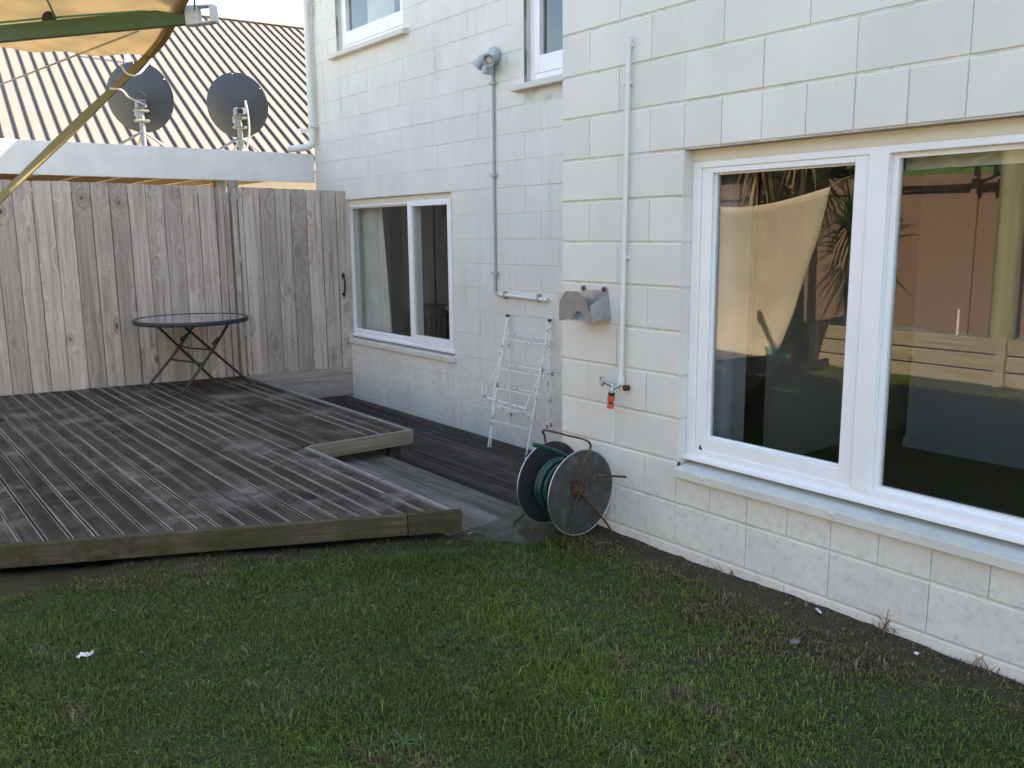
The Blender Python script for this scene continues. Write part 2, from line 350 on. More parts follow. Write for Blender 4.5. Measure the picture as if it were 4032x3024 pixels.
# ------------------------------------------------------------ the house
house = empty('block_house', (0, 0, -.1), 'two storey house of cream painted concrete block with white framed windows', 'house')
HP = Vector((0, 0, .1))   # children are built in world coordinates, so undo the root's offset
def hb(b, name, mat, parent=house, **kw):
    o = b.build(name, mat, parent, **kw)
    if parent is house: o.location = HP
    return o
def block_mesh(L, H, depth, ch, cy, mat, name):   # lies in the yz plane, front face towards -x, origin at the back centre
    b = MB(); y, z = L/2, H/2
    v = [(0,-y,-z),(0,y,-z),(0,y,z),(0,-y,z), (-depth+ch,-y,-z),(-depth+ch,y,-z),(-depth+ch,y,z),(-depth+ch,-y,z),
         (-depth,-y+cy,-z+ch),(-depth,y-cy,-z+ch),(-depth,y-cy,z-ch),(-depth,-y+cy,z-ch)]
    fq = [(0,1,2,3)]
    for a in (0, 4):
        for k in range(4): fq.append((a+k, a+4+k, a+4+(k+1) % 4, a+(k+1) % 4))
    fq.append((8,11,10,9)); b.add(v, fq)
    me = b.mesh(name); me.materials.append(M[mat])
    import bmesh
    bm = bmesh.new(); bm.from_mesh(me); bmesh.ops.recalc_face_normals(bm, faces=bm.faces); bm.to_mesh(me); bm.free(); return me
cache = {}
def put_block(wall, xface, y0, y1, z0, z1, jv, jh, depth=.03):
    if any(abs(y1-e) < 1e-4 for e in (0., WY0, 5.5, 2.89, 3.60)): y1 += jv/2
    if any(abs(y0-e) < 1e-4 for e in (WY1, 4.89, 1.89)): y0 -= jv/2
    L, H = y1-y0-jv, z1-z0-jh
    key = (round(L, 4), round(H, 3), jv, jh)
    if key not in cache: cache[key] = block_mesh(L, H, depth, .0045 if jh > .007 else .002, .0022 if jv > .003 else .0009, 'block' if jh > .007 else 'block_far', 'block')
    o = bpy.data.objects.new('block', cache[key]); link(o, wall)
    o.location = (xface+depth+random.uniform(-.0016, .0016), (y0+y1)/2, (z0+z1)/2)
def cells(y0, y1, off, size=.4):
    out = []; k = math.floor((y0-off)/size); y = off+k*size
    while y < y1-1e-6:
        a, b = max(y, y0), min(y+size, y1)
        if b-a > .03: out.append((a, b))
        y += size
    return out
# projecting wall: y from -7 to 0 (runs out of the frame), window opening y -3.2..-.8, z .4..1.8
WY0, WY1, WZ0, WZ1 = -3.2, -.8, .4, 1.8
b = MB()
for (y0, y1, z0, z1) in ((-7, WY0, -.5, HT), (WY1, 0, -.5, HT), (WY0, WY1, -.5, .36), (WY0, WY1, WZ1, HT)): b.box(.0055, .20, y0, y1, z0, z1)
b.box(.0, XF+.2, -.199, 0-.001, -.5, HT) if False else None
nearwall = hb(b, 'block_wall', 'joint')
for k in range(-1, 15):
    z0, z1 = k*.2, k*.2+.2
    for (y0, y1) in cells(-3.4, 0, 0 if k % 2 == 0 else .2):
        segs = [(y0, y1)]
        if 2 <= k <= 8:
            segs = [(a, min(b_, WY0)) for a, b_ in segs if a < WY0] + [(max(a, WY1), b_) for a, b_ in segs if b_ > WY1]
        if k in (1, 9) and y1 <= WY1+.001 and y0 >= WY0-.001 : segs = [(y0, (y0+y1)/2), ((y0+y1)/2, y1)]
        elif k in (1, 9) and y0 < WY1 < y1: segs = [(y0, WY1), (WY1, y1)]
        for a, b_ in segs:
            if b_-a > .05: put_block(nearwall, 0, a, b_, z0 if k >= 0 else -.3, .355 if k == 1 and b_ <= WY1+.001 and a >= WY0-.001 else z1, random.choice((.002, .002, .002, .004)), .009)
# rest of the projecting wall above and towards the camera, rendered smooth, out of the frame
hb(MB().box(0, .0064, -7, 0, 3.0, HT).box(0, .0064, -7, -3.405, -.5, 3.0), 'rendered_wall', 'block')
# return of the projecting wall and the reveals of its window
hb(MB().box(.0065, XF, -.2, .001, -.5, HT), 'rendered_wall', 'block')
# set-back wall: y from 0 to 5.5, window y 2.87..4.86 z .4..1.8 ; upper windows
SW = [(2.89, 4.89, .345, 1.8), (3.60, 4.89, 3.25, 4.6), (.6, 1.89, 2.56, 3.9)]
def setback_cells(y0, y1, z0, z1):
    rects = [(y0, y1)]
    for (a, b_, c, d) in SW:
        if z1 > c+.01 and z0 < d-.01:
            n = []
            for (p, q) in rects:
                if q <= a or p >= b_: n.append((p, q)); continue
                if p < a: n.append((p, a))
                if q > b_: n.append((b_, q))
            rects = n
    return rects
b = MB()
zs = sorted({-.5, HT, .345, 1.8, 3.25, 4.6, 2.56, 3.9})
for z0, z1 in zip(zs, zs[1:]):
    for (y0, y1) in setback_cells(0, 5.5, z0, z1): b.box(XF+.0028, XF+.2, y0, y1, z0, z1)
farwall = hb(b, 'block_wall', 'joint')
for k in range(-2, 19):
    z0, z1 = k*.2, k*.2+.2
    if k == -2: z0 = -.3
    for (y0, y1) in cells(1.09, 5.5, .09 if k % 2 else .29):
        if k == 1:      # course cut down under the window sill
            for a, b_ in ((max(y0, 2.89), min(y1, 4.89)),):
                if b_-a > .06: put_block(farwall, XF, a, b_, z0, .345, .0016, .005)
        for a, b_ in setback_cells(y0, y1, z0+.001, z1-.001):
            if b_-a > .06:
                zz0 = z0
                put_block(farwall, XF, a, b_, z0, z1, .0016, .005)
hb(MB().box(XF-.0003, XF+.003, 0, 5.5, 3.8, HT).box(XF-.0003, XF+.003, 0, 1.088, -.5, 2.5), 'rendered_wall', 'block_far')
hb(MB().box(XF+.01, 9, 5.3, 5.5-.002, -.5, HT), 'rendered_wall', 'block')
# roof slab with white fascia, back and far side walls
hb(MB().box(.0, 9, -7, 0, HT, HT+.02).box(XF, 9, 0.001, 5.5, HT, HT+.02), 'roof', 'grey_paint')
hb(MB().box(8.8, 9, -7, 5.29, -.5, HT).box(.21, 8.79, -7.2, -7.001, -.5, HT), 'rendered_wall', 'block')
hb(MB().box(.21, 8.79, -6.99, -.21, 2.3, 2.4).box(XF+.21, 8.79, -.2, 5.29, 2.3, 2.4), 'floor_slab', 'room_paint')

# ---- big window of the projecting wall
def frame_rect(b, x0, x1, y0, y1, z0, z1, t, tb=None, tt=None):
    tb = t if tb is None else tb; tt = t if tt is None else tt
    b.box(x0, x1, y0, y0+t, z0, z1); b.box(x0, x1, y1-t, y1, z0, z1)
    b.box(x0, x1, y0+t, y1-t, z0, z0+tb); b.box(x0, x1, y0+t, y1-t, z1-tt, z1); return b
bw = MB(); frame_rect(bw, .062, .17, WY0+.002, WY1-.002, WZ0+.012, WZ1-.05, .045, .05, .03)
bw.box(.058, .165, -1.712, -1.636, WZ0+.055, WZ1-.078)
big = hb(bw, 'window', 'white_paint', bevel=.003)
MB().box(.060, .16, WY0+.001, WY1-.001, WZ1-.052, WZ1-.002).build('head_board', 'cream_paint', big)
s = frame_rect(MB(), .069, .125, -1.632, -.848, .425, 1.748, .058, .098, .052); s.build('sash', 'white_paint', big, bevel=.004)
frame_rect(MB(), .092, .104, -1.575, -.905, .522, 1.697, .008).build('glazing_bead', 'white_paint', big)
MB().box(.099, .103, -1.576, -.904, .521, 1.698).build('pane', 'glass', big)
frame_rect(MB(), .090, .110, -3.16, -1.713, .452, 1.722, .022, .028, .02).build('glazing_bead', 'white_paint', big)
MB().box(.104, .108, -3.14, -1.73, .475, 1.705).build('pane', 'glass', big)
MB().prism([(-.036,-3.25,.338),(-.036,-3.25,.378),(.12,-3.25,.396),(.12,-3.25,.338)], (0, 2.44, 0)).build('sill', 'sill_paint', big, bevel=.003)
MB().box(.036, .15, -3.19, -.803, .411, .4275).build('sill_board', 'white_paint', big, bevel=.003)
for yy in (-.98, -1.62, -2.35): MB().lathe([(.009,0),(.008,.004),(.003,.007)], 10, axisM((-.036, yy, .365), (-1,0,0))).build('screw', 'sill_paint', big, smooth=True)
MB().prism([(.0688,-.918,.431),(.0688,-.868,.433),(.0688,-.872,.462),(.0688,-.880,.486),(.0688,-.897,.455)], (-.002,0,0)).build('rot_patch', 'rust_hub', big)
# reveal blocks on the window's far jamb
for k in range(2, 9):
    put = MB().box(.005, .0625, WY1-.0025, WY1+.004, k*.2+.005, k*.2+.195); put.build('reveal_block', 'block', nearwall)
# ---- window of the set-back wall
a, b_, c, d = SW[0]; c = .4
bw = frame_rect(MB(), XF+.035, XF+.14, a+.002, b_-.002, c+.015, d-.055, .05, .05, .022); bw.box(XF+.03, XF+.135, 3.60, 3.665, c+.06, d-.075)
w2 = hb(bw, 'window', 'white_paint', bevel=.003)
MB().box(XF+.032, XF+.13, a+.001, b_-.001, d-.056, d-.001).build('head_board', 'cream_paint', w2)
frame_rect(MB(), XF+.025, XF+.075, 2.945, 3.665, .435, 1.748, .06, .075, .05).build('sash', 'white_paint', w2, bevel=.004)
MB().box(XF+.05, XF+.054, 3.0, 3.61, .5, 1.70).build('pane', 'glass', w2)
frame_rect(MB(), XF+.06, XF+.08, 3.66, 4.845, .455, 1.73, .02).build('glazing_bead', 'white_paint', w2)
MB().box(XF+.068, XF+.072, 3.67, 4.842, .47, 1.71).build('pane', 'glass', w2)
MB().prism([(XF-.022,a-.03,.325),(XF-.022,a-.03,.368),(XF+.1,a-.03,.398),(XF+.1,a-.03,.325)], (0, b_-a+.02, 0)).build('sill', 'sill_paint', w2, bevel=.003)
MB().box(XF+.005, XF+.12, a+.003, b_-.003, .402, .418).build('sill_board', 'white_paint', w2)
# ---- upper windows
for i, (a, b_, c, d) in enumerate(SW[1:]):
    bw = frame_rect(MB(), XF+.06, XF+.16, a+.002, b_-.002, c+.015, d, .06, .045, .05)
    w = hb(bw, 'window', 'white_paint', bevel=.003)
    frame_rect(MB(), XF+.05, XF+.10, a+.062, b_-.062, c+.055, d-.06, .062, .125, .06).build('sash', 'white_paint', w, bevel=.004)
    MB().box(XF+.085, XF+.089, a+.12, b_-.12, c+.175, d-.11).build('pane', 'glass', w)
    MB().prism([(XF-.065,a-.09,c-.062),(XF-.065,a-.09,c-.018),(XF+.1,a-.09,c+.010),(XF+.1,a-.09,c-.062)], (0, b_-a+.19 if i == 0 else b_-a+.18, 0)).build('sill', 'sill_paint', w, bevel=.005)
# ---- rooms behind the windows
room = MB()
FZ = .02
hb(MB().box(.2, 8.7, -6.9, -.21, FZ-.05, FZ).box(XF+.2, 8.7, -.2, 5.28, FZ-.052, FZ-.002), 'room_floor', 'carpet')
hb(MB().box(2.55, 2.67, -6.9, -.56, FZ, 2.3), 'room_wall', 'room_paint')
hb(MB().box(2.535, 2.549, -6.9, -.55, FZ, FZ+.07), 'skirting', 'room_paint')
hb(MB().box(.21, .47, -.815, -.70, FZ, 2.3), 'wall_nib', 'room_paint')
hb(MB().box(.212, .26, -.90, -.816, FZ+.3, 2.0), 'window_lining', 'room_paint')
hb(MB().box(4.3, 4.4, -.2, 5.28, FZ, 2.3).box(XF+.21, 4.29, -.25, -.205, FZ, 2.3), 'room_wall', 'room_panel')
b = MB()
for k in range(12): b.box(4.285, 4.299, .3+k*.42, .3+k*.42+.012, FZ, 2.3)
for k in range(7): b.box(1.9+k*.36, 1.9+k*.36+.012, 5.265, 5.279, FZ, 2.3)
hb(b, 'panel_joints', 'black_plastic')
hb(MB().box(XF+.21, 4.29, 5.28, 5.299, FZ, 2.3), 'room_wall', 'room_panel')
# upper rooms are dark lofts closed by the roof
hb(MB().box(3.2, 3.3, -.2, 5.28, 2.41, HT), 'room_wall', 'room_panel')

def curtain(y0, y1, x, z0, z1, label, amp=.03, n=60, lean=0.0, waves=9):
    b = MB(); rows = 10
    for j in range(rows+1):
        t = j/rows; z = z1+(z0-z1)*t
        for i in range(n+1):
            s = i/n; y = y0+(y1-y0)*s*(1-lean*0)+lean*t*(0 if s > .5 else (1-2*s))
            b.v.append((x+amp*math.sin(s*waves*2*math.pi+.4*math.sin(t*3))*(.5+.5*t), y, z))
    b.f = [(j*(n+1)+i, j*(n+1)+i+1, (j+1)*(n+1)+i+1, (j+1)*(n+1)+i) for j in range(rows) for i in range(n)]
    o = b.build('curtain', 'curtain', smooth=True); m_ = o.modifiers.new('s', 'SOLIDIFY'); m_.thickness = .003
    return tag(o, label, 'curtain')
curtain(4.52, 4.98, 1.50, .3, 1.80, 'white pleated curtain drawn to the side inside the lower window beside the gate', lean=-.13)
curtain(4.15, 4.62, 1.50, 3.2, 4.7, 'pale curtain hanging inside the upstairs window above the downpipe side', waves=6)
# sofa in the back room
so = empty('sofa', (3.1, 4.2, FZ), 'dark patterned sofa seen through the lower window by the gate', 'sofa')
def sofa_part(name, x0, x1, y0, y1, z0, z1):
    o = MB().box(x0-3.1, x1-3.1, y0-4.2, y1-4.2, z0-FZ, z1-FZ).build(name, 'sofa_cloth', so, bevel=.05)
t = NT('sofa_cloth', .9, .1); vo = t.new('ShaderNodeTexVoronoi'); vo.inputs['Scale'].default_value = 7; t.lk(t.pos(rnd=False), vo.inputs['Vector'])
t.col(t.ramp(vo.outputs['Distance'], [(.1, (.10,.05,.035)), (.3, (.030,.026,.024)), (.7, (.022,.018,.018))])); M['sofa_cloth'] = t.m
sofa_part('base', 2.3, 3.1, 2.8, 5.2, FZ, .36); sofa_part('backrest', 2.12, 2.36, 2.8, 5.2, FZ, .58)
sofa_part('cushion', 2.30, 2.52, 3.0, 3.95, .36, .68); sofa_part('cushion', 2.30, 2.52, 4.0, 5.1, .36, .66); sofa_part('arm', 2.2, 3.1, 2.62, 2.82, FZ, .56)
# roller blind inside the big window
o = MB().box(.20, .23, -3.15, -1.70, 1.665, 1.78).build('roller_blind', 'curtain_cloth'); tag(o, 'pale rolled up blind at the top of the large right hand pane', 'blind')

# ------------------------------------------------------------ fittings on the house walls
# downpipe at the far corner
dp = empty('downpipe', (1.19, 5.56, 2.33), 'cream round downpipe at the far corner of the house above the white beam', 'downpipe')
def loc_tube(pts, r_, root, name, mat, n=10): 
    o = MB().tube([Vector(q)-Vector(root.location) for q in pts], r_, n).build(name, mat, root, smooth=True); return o
loc_tube(bez([(1.215,5.42,5.3),(1.215,5.42,3.5),(1.215,5.42,2.50),(1.20,5.425,2.40),(1.13,5.45,2.362),(.98,5.53,2.345)], 6), .036, dp, 'pipe', 'pipe_paint', 12)
loc_tube([(1.215,5.42,2.46),(1.215,5.42,2.52)], .042, dp, 'socket', 'pipe_paint', 12)
MB().box(-.03, .075, -.20, -.17, .24, .255).build('bracket', 'pipe_paint', dp)
MB().box(-.07, .075, -.055, .02, .20, .235).build('flashing', 'white_paint', dp)
# corner cover strip
# conduit and floodlight
co = empty('conduit', (1.25, 2.26, .96), 'grey painted conduit running down from the floodlight and turning right above the rusty airer', 'conduit')
loc_tube(bez([(1.255,2.255,2.74),(1.255,2.262,1.9),(1.255,2.262,1.08),(1.253,2.262,1.0),(1.25,2.25,.968),(1.25,2.18,.962)], 4), .0115, co, 'pipe', 'grey_paint')
loc_tube([(1.25,2.2,.962),(1.25,1.60,.948)], .016, co, 'pipe', 'pipe_paint')
for (y, z) in ((2.262,2.60),(2.262,1.90),(2.262,1.13)):
    MB().box(-.022, .012, y-2.26-.035, y-2.26+.02, z-.96-.012, z-.96+.012).build('clip', 'grey_paint', co, bevel=.002)
for y in (2.12, 1.70): MB().box(-.02, .014, y-2.26-.008, y-2.26+.008, -.03, .03).build('clip', 'galv', co, bevel=.002)
fl = empty('floodlight', (1.26, 2.23, 2.80), 'grey twin spotlight with motion sensor on the set back wall', 'floodlight')
fl.scale = (.88, .88, .88)
def fp(name, prof, c, d, mat='grey_paint', n=20): return MB().lathe(prof, n, axisM(Vector(c), d)).build(name, mat, fl, smooth=True)
fp('base', [(.075,0),(.075,.03),(.066,.05),(.04,.062)], (0,0,0), (-1,0,0))
def lampcone(c, d):
    d = Vector(d).normalized(); c = Vector(c)
    o = fp('lamp_head', [(.018,-.06),(.034,-.045),(.038,-.02),(.052,.05),(.054,.056),(.047,.056),(.030,.0),(.02,-.01)], c, d)
    fp('lens', [(.031,.0),(.028,.008),(.012,.012)], c+d*.012, d, 'cap_plastic')
lampcone((-.13,-.095,-.055), (-.75,-.55,-.38)); lampcone((-.12,.065,-.05), (-.35,.55,-.75))
MB().tube([(-.05,-.02,-.005),(-.085,-.05,-.02),(-.10,-.06,-.03)], .013, 8).build('knuckle', 'grey_paint', fl, smooth=True)
MB().tube([(-.05,.02,0),(-.09,.035,.01),(-.105,.045,-.005)], .013, 8).build('knuckle', 'grey_paint', fl, smooth=True)
MB().tube([(-.05,0,-.03),(-.075,-.01,-.07),(-.085,-.015,-.09)], .012, 8).build('sensor_stem', 'grey_paint', fl, smooth=True)
MB().prism([(-.135,-.045,-.16),(-.055,-.045,-.165),(-.05,-.045,-.11),(-.07,-.045,-.08),(-.115,-.045,-.085),(-.14,-.045,-.12)], (0,.062,0)).build('motion_sensor', 'grey_paint', fl, bevel=.006)
# wall hook
o = MB().tube([(1.262,5.33,3.82),(1.22,5.33,3.82),(1.21,5.34,3.80),(1.215,5.36,3.74),(1.225,5.37,3.70),(1.24,5.36,3.69),(1.245,5.35,3.72),(1.24,5.34,3.78)], .006, 6).build('wall_hook', 'galv', smooth=True)
tag(o, 'small bent wire hook high on the wall beside the downpipe', 'hook')
# water pipe and tap on the projecting wall
tp = empty('garden_tap', (0, -.455, .72), 'white painted standpipe with a brass tap and orange hose connector on the projecting wall', 'tap')
loc_tube(bez([(-.004,-.482,2.285),(-.02,-.481,2.275),(-.024,-.480,2.25),(-.024,-.47,1.5),(-.024,-.457,.75)], 5), .0125, tp, 'pipe', 'pipe_paint')
for z in (2.12, 1.33): MB().box(-.03, 0, -.02-.012, .03-.018, z-.72-.006, z-.72+.006).build('clip', 'pipe_paint', tp)
loc_tube([(-.024,-.457,.765),(-.024,-.457,.72)], .02, tp, 'elbow', 'pipe_paint')
loc_tube(bez([(-.024,-.457,.735),(-.04,-.452,.715),(-.065,-.445,.71)], 4), .013, tp, 'spout_body', 'galv')
loc_tube(bez([(-.06,-.446,.712),(-.072,-.446,.705),(-.074,-.446,.685)], 4), .012, tp, 'spout', 'galv')
loc_tube([(-.05,-.448,.712),(-.085,-.43,.728),(-.108,-.418,.742)], [.012,.010,.007], tp, 'spindle', 'galv')
MB().tube([(-.112+.018*math.cos(a_)*.4, .037+.02*math.cos(a_), .022+.022*math.sin(a_)) for a_ in [k*math.pi/5 for k in range(10)]], .0045, 6, closed=True).build('handle', 'galv', tp, smooth=True)
loc_tube([(-.02,-.475,.705),(-.012,-.50,.708)], .014, tp, 'wall_plate', 'rust_hub')
def tl(name, prof, mat): MB().lathe(prof, 16, axisM((-.074, .009, -.035), (.02,.12,-1))).build(name, mat, tp, smooth=True)
tl('tap_adaptor', [(.015,0),(.016,.003),(.016,.014),(.013,.016)], 'black_plastic')
tl('hose_connector', [(.0135,.016),(.018,.019),(.018,.042),(.015,.046)], 'orange_plastic')
tl('seal_ring', [(.012,.046),(.0125,.056)], 'black_plastic')
tl('connector_collar', [(.014,.056),(.018,.06),(.0175,.078),(.012,.08)], 'orange_plastic')
# galvanised hose hanger
br = empty('hose_bracket', (0, -.25, 1.1), 'folded galvanised steel hose hanger bolted to the corner of the projecting wall', 'bracket')
def plate(name, poly, ext, mat='bracket_steel'):
    return MB().prism([Vector(q)-Vector(br.location) for q in poly], ext).build(name, mat, br)
plate('mounting_plate', [(-.002,-.142,1.185),(-.002,-.175,1.188),(-.002,-.19,1.165),(-.002,-.29,1.168),(-.002,-.30,1.188),(-.002,-.335,1.186),(-.002,-.36,1.03),(-.002,-.155,1.03)], (-.003,0,0), 'galv')
plate('cradle', [(-.004,-.175,1.06),(-.004,-.355,1.06),(-.135,-.372,1.025),(-.135,-.15,1.025)], (0,0,.003), 'galv')
plate('hook_plate', [(-.138,-.182,1.165),(-.138,-.275,1.168),(-.138,-.33,1.125),(-.138,-.378,1.018),(-.138,-.345,1.012),(-.138,-.325,1.055),(-.138,-.29,1.072),(-.138,-.262,1.068),(-.138,-.24,1.035),(-.138,-.135,1.015),(-.138,-.140,1.118)], (-.003,0,0))
plate('gusset', [(-.004,-.335,1.15),(-.004,-.36,1.03),(-.135,-.376,1.03),(-.135,-.35,1.10)], (0,-.003,0), 'galv')
plate('gusset', [(-.004,-.16,1.13),(-.004,-.155,1.03),(-.135,-.136,1.02),(-.135,-.142,1.115)], (0,.003,0))
for y in (-.168, -.315): MB().lathe([(.012,0),(.012,.004),(.008,.007),(.003,.009)], 10, axisM((-.004, y+.25, .072), (-1,0,0))).build('bolt', 'rust_hub', br, smooth=True)

# ------------------------------------------------------------ decks
def deck_profile(w, grooves=9, h=.03, gd=.003, edge=.008):
    pts = [(-w/2, -h), (-w/2, -.003), (-w/2+.003, 0), (-w/2+edge, 0)]
    gw = (w-2*edge)/grooves
    for k in range(grooves):
        x = -w/2+edge+k*gw
        pts += [(x+gw*.12, -gd), (x+gw*.45, -gd), (x+gw*.57, -gd*.1), (x+gw*.98, -gd*.1)] if k < grooves else []
    pts += [(w/2-edge, 0), (w/2-.003, 0), (w/2, -.003), (w/2, -h)]; return pts
PITCH = .0985
def board(x, yfun0, yfun1, z, parent, name, mat, w=.092, grooves=9, nseg=5):
    prof = deck_profile(w, grooves); n = len(prof); b = MB(); sag = [random.uniform(-.0012, .0012) for _ in range(nseg+1)]
    off = random.uniform(-.0015, .0015); dz = random.uniform(-.0012, .0012)
    for j in range(nseg+1):
        t = j/nseg
        for (px, pz) in prof:
            y0, y1 = yfun0(x+px), yfun1(x+px); b.v.append((x+px+off+sag[j]*.6, y0+(y1-y0)*t, z+pz+dz+sag[j]))
    for j in range(nseg):
        for k in range(n): b.f.append((j*n+k, j*n+(k+1) % n, (j+1)*n+(k+1) % n, (j+1)*n+k))
    b.f += [tuple(range(n-1, -1, -1)), tuple(range(nseg*n, (nseg+1)*n))]
    o = b.build(name, mat, parent)
    if mat == 'deck_wood' and x < -.5 or mat == 'deck_wood' and random.random() < .5:
        me = o.data; me.materials.append(M['deck_edge'])
        for q in me.polygons:
            if len(q.vertices) == 4 and {v % n for v in q.vertices} in ({1,2},{2,3},{n-2,n-3},{n-3,n-4}): q.material_index = 1
    return o
deck = empty('timber_deck', (0, 0, 0), 'raised weathered deck of grooved grey boards in front of the paling fence', 'deck')
XN, XR = -.655, .145      # notch edge and right hand edge of the deck
YN = 1.83
x = XN-PITCH/2-.012
while x > -6.6:
    board(x, lambda q: front_y(q)+.045, lambda q: min(fence_y(q)-.012, 5.9), ZU, deck, 'board', 'deck_wood'); x -= PITCH
x = XN+PITCH/2-.012
while x < XR-.03:
    board(x, lambda q: YN+.04, lambda q: fence_y(q)-.012, ZU, deck, 'board', 'deck_wood'); x += PITCH
# edge boards: skewed front fascia in two pieces, notch sides, right side
def skew_bar(x0, x1, off, z0, z1, name, mat, t=.04):
    a = Vector((x0, front_y(x0), 0)); c = Vector((x1, front_y(x1), 0)); d = (c-a).normalized(); nrm = Vector((-d.y, d.x, 0))
    a += nrm*off; c += nrm*off; L = (c-a).length; zc = (z0+z1)/2
    o = MB().box(0, L, -t/2, t/2, z0-zc, z1-zc).build(name, mat, deck, bevel=.004); o.location = (a.x, a.y, zc); o.rotation_euler = (0, 0, math.atan2(d.y, d.x)); return o
skew_bar(-6.6, -.86, .02, ZU-.105, ZU+.001, 'fascia_board', 'fascia_wood'); skew_bar(-.857, -.612, .017, ZU-.107, ZU+.003, 'fascia_board', 'fascia_wood')
MB().box(XN+.0, XN+.032, front_y(XN)+.03, YN+.012, ZU-.10, ZU-.002).build('edge_board', 'trim_wood', deck, bevel=.003)
o = MB().box(0, XR-XN-.034, -.02, .02, -.05, .05).build('edge_board', 'notch_wood', deck, bevel=.004); o.location = (XN+.034, YN+.012, ZU-.05); o.rotation_euler = (0,0,-.02)
MB().box(XR-.001, XR+.031, YN-.01, fence_y(XR)-.02, ZU-.102, ZU-.001).build('edge_board', 'trim_wood', deck, bevel=.003)
for y in (2.0, 2.9, 3.8, 4.6): MB().box(-5.5, XR-.06, y, y+.045, ZU-.18, ZU-.036).build('joist', 'low_deck_wood', deck)
MB().box(XN+.04, XR-.05, YN+.09, YN+.125, -.235, ZU-.105).build('riser_board', 'fascia_wood', deck)
MB().box(XR-.14, XR-.05, YN+.035, YN+.085, -.28, ZU-.06).build('post', 'low_deck_wood', deck)
for q in (-1.6, -2.6, -3.6): MB().box(q, q+.09, front_y(q)+.12, front_y(q)+.21, -.2, ZU-.036).build('post', 'low_deck_wood', deck)
step = empty('timber_step', (0, 0, 0), 'pale weathered timber step between the raised deck and the dark lower deck', 'step')
x = XN+.03+PITCH/2; XS = -.075
k = 0
while x < XS:
    board(x, lambda q: .16+(q+.65)*.17, lambda q: YN+.09, ZS, step, 'board', 'step_wood', nseg=4); x += PITCH
MB().box(XS-.028, XS-.002, .25, YN+.05, -.235, ZS-.034).build('edge_board', 'low_deck_wood', step)
o = MB().box(0, .52, -.015, .015, -.035, .035).build('edge_board', 'trim_wood', step); o.location = (-.625, .143, ZS-.045); o.rotation_euler = (0,0,.168)
low = empty('sunken_deck', (0, 0, 0), 'dark damp lower deck along the foot of the set back wall', 'deck')
x = XS+.01+PITCH/2
while x < XF-.02:
    w_ = .092 if x+.05 < XF else .06
    board(x, lambda q: .30 if q < .02 else .02, lambda q: min(fence_y(q), 4.99)+.35, ZL, low, 'board', 'low_deck_wood', w=w_, grooves=7, nseg=4); x += PITCH
x = XS+.01-PITCH/2
while x > -.75:
    board(x, lambda q: YN+.14, lambda q: 5.2, ZL, low, 'board', 'low_deck_wood', grooves=3, nseg=2); x -= PITCH

# ------------------------------------------------------------ fence and gate
fa = math.atan2(-.1673, 1)
fd = Vector((math.cos(fa), math.sin(fa), 0)); fn = Vector((-fd.y, fd.x, 0))     # along, away from the camera
def fpos(s, off=0, z=0): return Vector((1.27, 4.83, z))+fd*s+fn*off
def paling(parent, s0, s1, z0, z1, mat='fence_wood', name='paling', th=.018, off=0, lean=0):
    w = s1-s0-random.uniform(.004, .009); b = MB(); n = 6
    for j in range(n+1):
        t = j/n; z = z0+(z1-z0)*t; wob = random.uniform(-.001, .001); cup = random.uniform(.0, .0015)
        for (px, py) in ((-w/2, 0), (0, -cup), (w/2, 0), (w/2, th), (-w/2, th)): b.v.append((px+wob+lean*(t-.5), py, z-z0))
    for j in range(n):
        for k in range(5): b.f.append((j*5+k, j*5+(k+1) % 5, (j+1)*5+(k+1) % 5, (j+1)*5+k))
    b.f += [(4,3,2,1,0), tuple(range(n*5, n*5+5))]; nf = len(b.f)
    if w > .1:
        for zz in (.30, .95, z1-z0-.10):
            for px in (-w*.33, w*.30):
                b.lathe([(.0045,0),(.004,.0015)], 6, axisM((px+random.uniform(-.008,.008), -.0012, zz+random.uniform(-.012,.012)), (0,-1,0)))
    o = b.build(name, mat, parent); o.data.materials.append(M['rust_hub'])
    for q in o.data.polygons[nf:]: q.material_index = 1
    o.location = fpos((s0+s1)/2, off+random.uniform(-.002, .002), z0); o.rotation_euler = (0, 0, fa); return o
fence = empty('paling_fence', (0,0,0), 'tall fence of weathered grey vertical palings behind the round table', 'fence')
s = -1.294; k = 0
while s > -7.5:
    w = .1535; zt = 1.913+(-1.294-s)*.0175+random.uniform(-.004, .004); paling(fence, s-w, s, ZU-.02, zt, off=random.uniform(-.002, .003)); s -= w; k += 1
paling(fence, -1.285, -1.215, ZU-.02, 1.905, off=.035, lean=.012); paling(fence, -1.213, -1.155, ZU-.02, 1.86, off=.03)
for k in range(16):
    sx_ = -1.294-.1535*(k+1); o = MB().box(-.05, .05, 0, .016, 0, 1.80).build('paling', 'fence_wood', fence); o.location = fpos(sx_, .0215, ZU-.02); o.rotation_euler = (0, 0, fa)  # unseen strips added behind the joints to block light through the gaps
for z in (.35, 1.0, 1.7):
    o = MB().box(-3.1, 3.1, -.025, .025, -.045, .045).build('rail', 'fence_wood_x', fence); o.location = fpos(-4.3, .065, z); o.rotation_euler = (0,0,fa)
for (s_, zt) in ((-1.10, 1.98), (-3.3, 1.9), (-5.4, 1.9)):
    o = MB().box(-.045, .045, -.045, .045, 0, zt+.3).build('post', 'fence_wood', fence); o.location = fpos(s_, .095, -.3); o.rotation_euler = (0,0,fa)
o = MB().box(-.022, .022, -.02, .02, 0, 1.85).build('jamb_strip', 'fence_wood', fence); o.location = fpos(-1.117, .012, ZU-.02); o.rotation_euler = (0,0,fa)
gate = empty('timber_gate', (0,0,0), 'weathered paling gate with black pull handle closing against the house', 'gate')
edges = [-1.082, -1.036, -.876, -.722, -.571, -.414, -.262, -.107, .035]
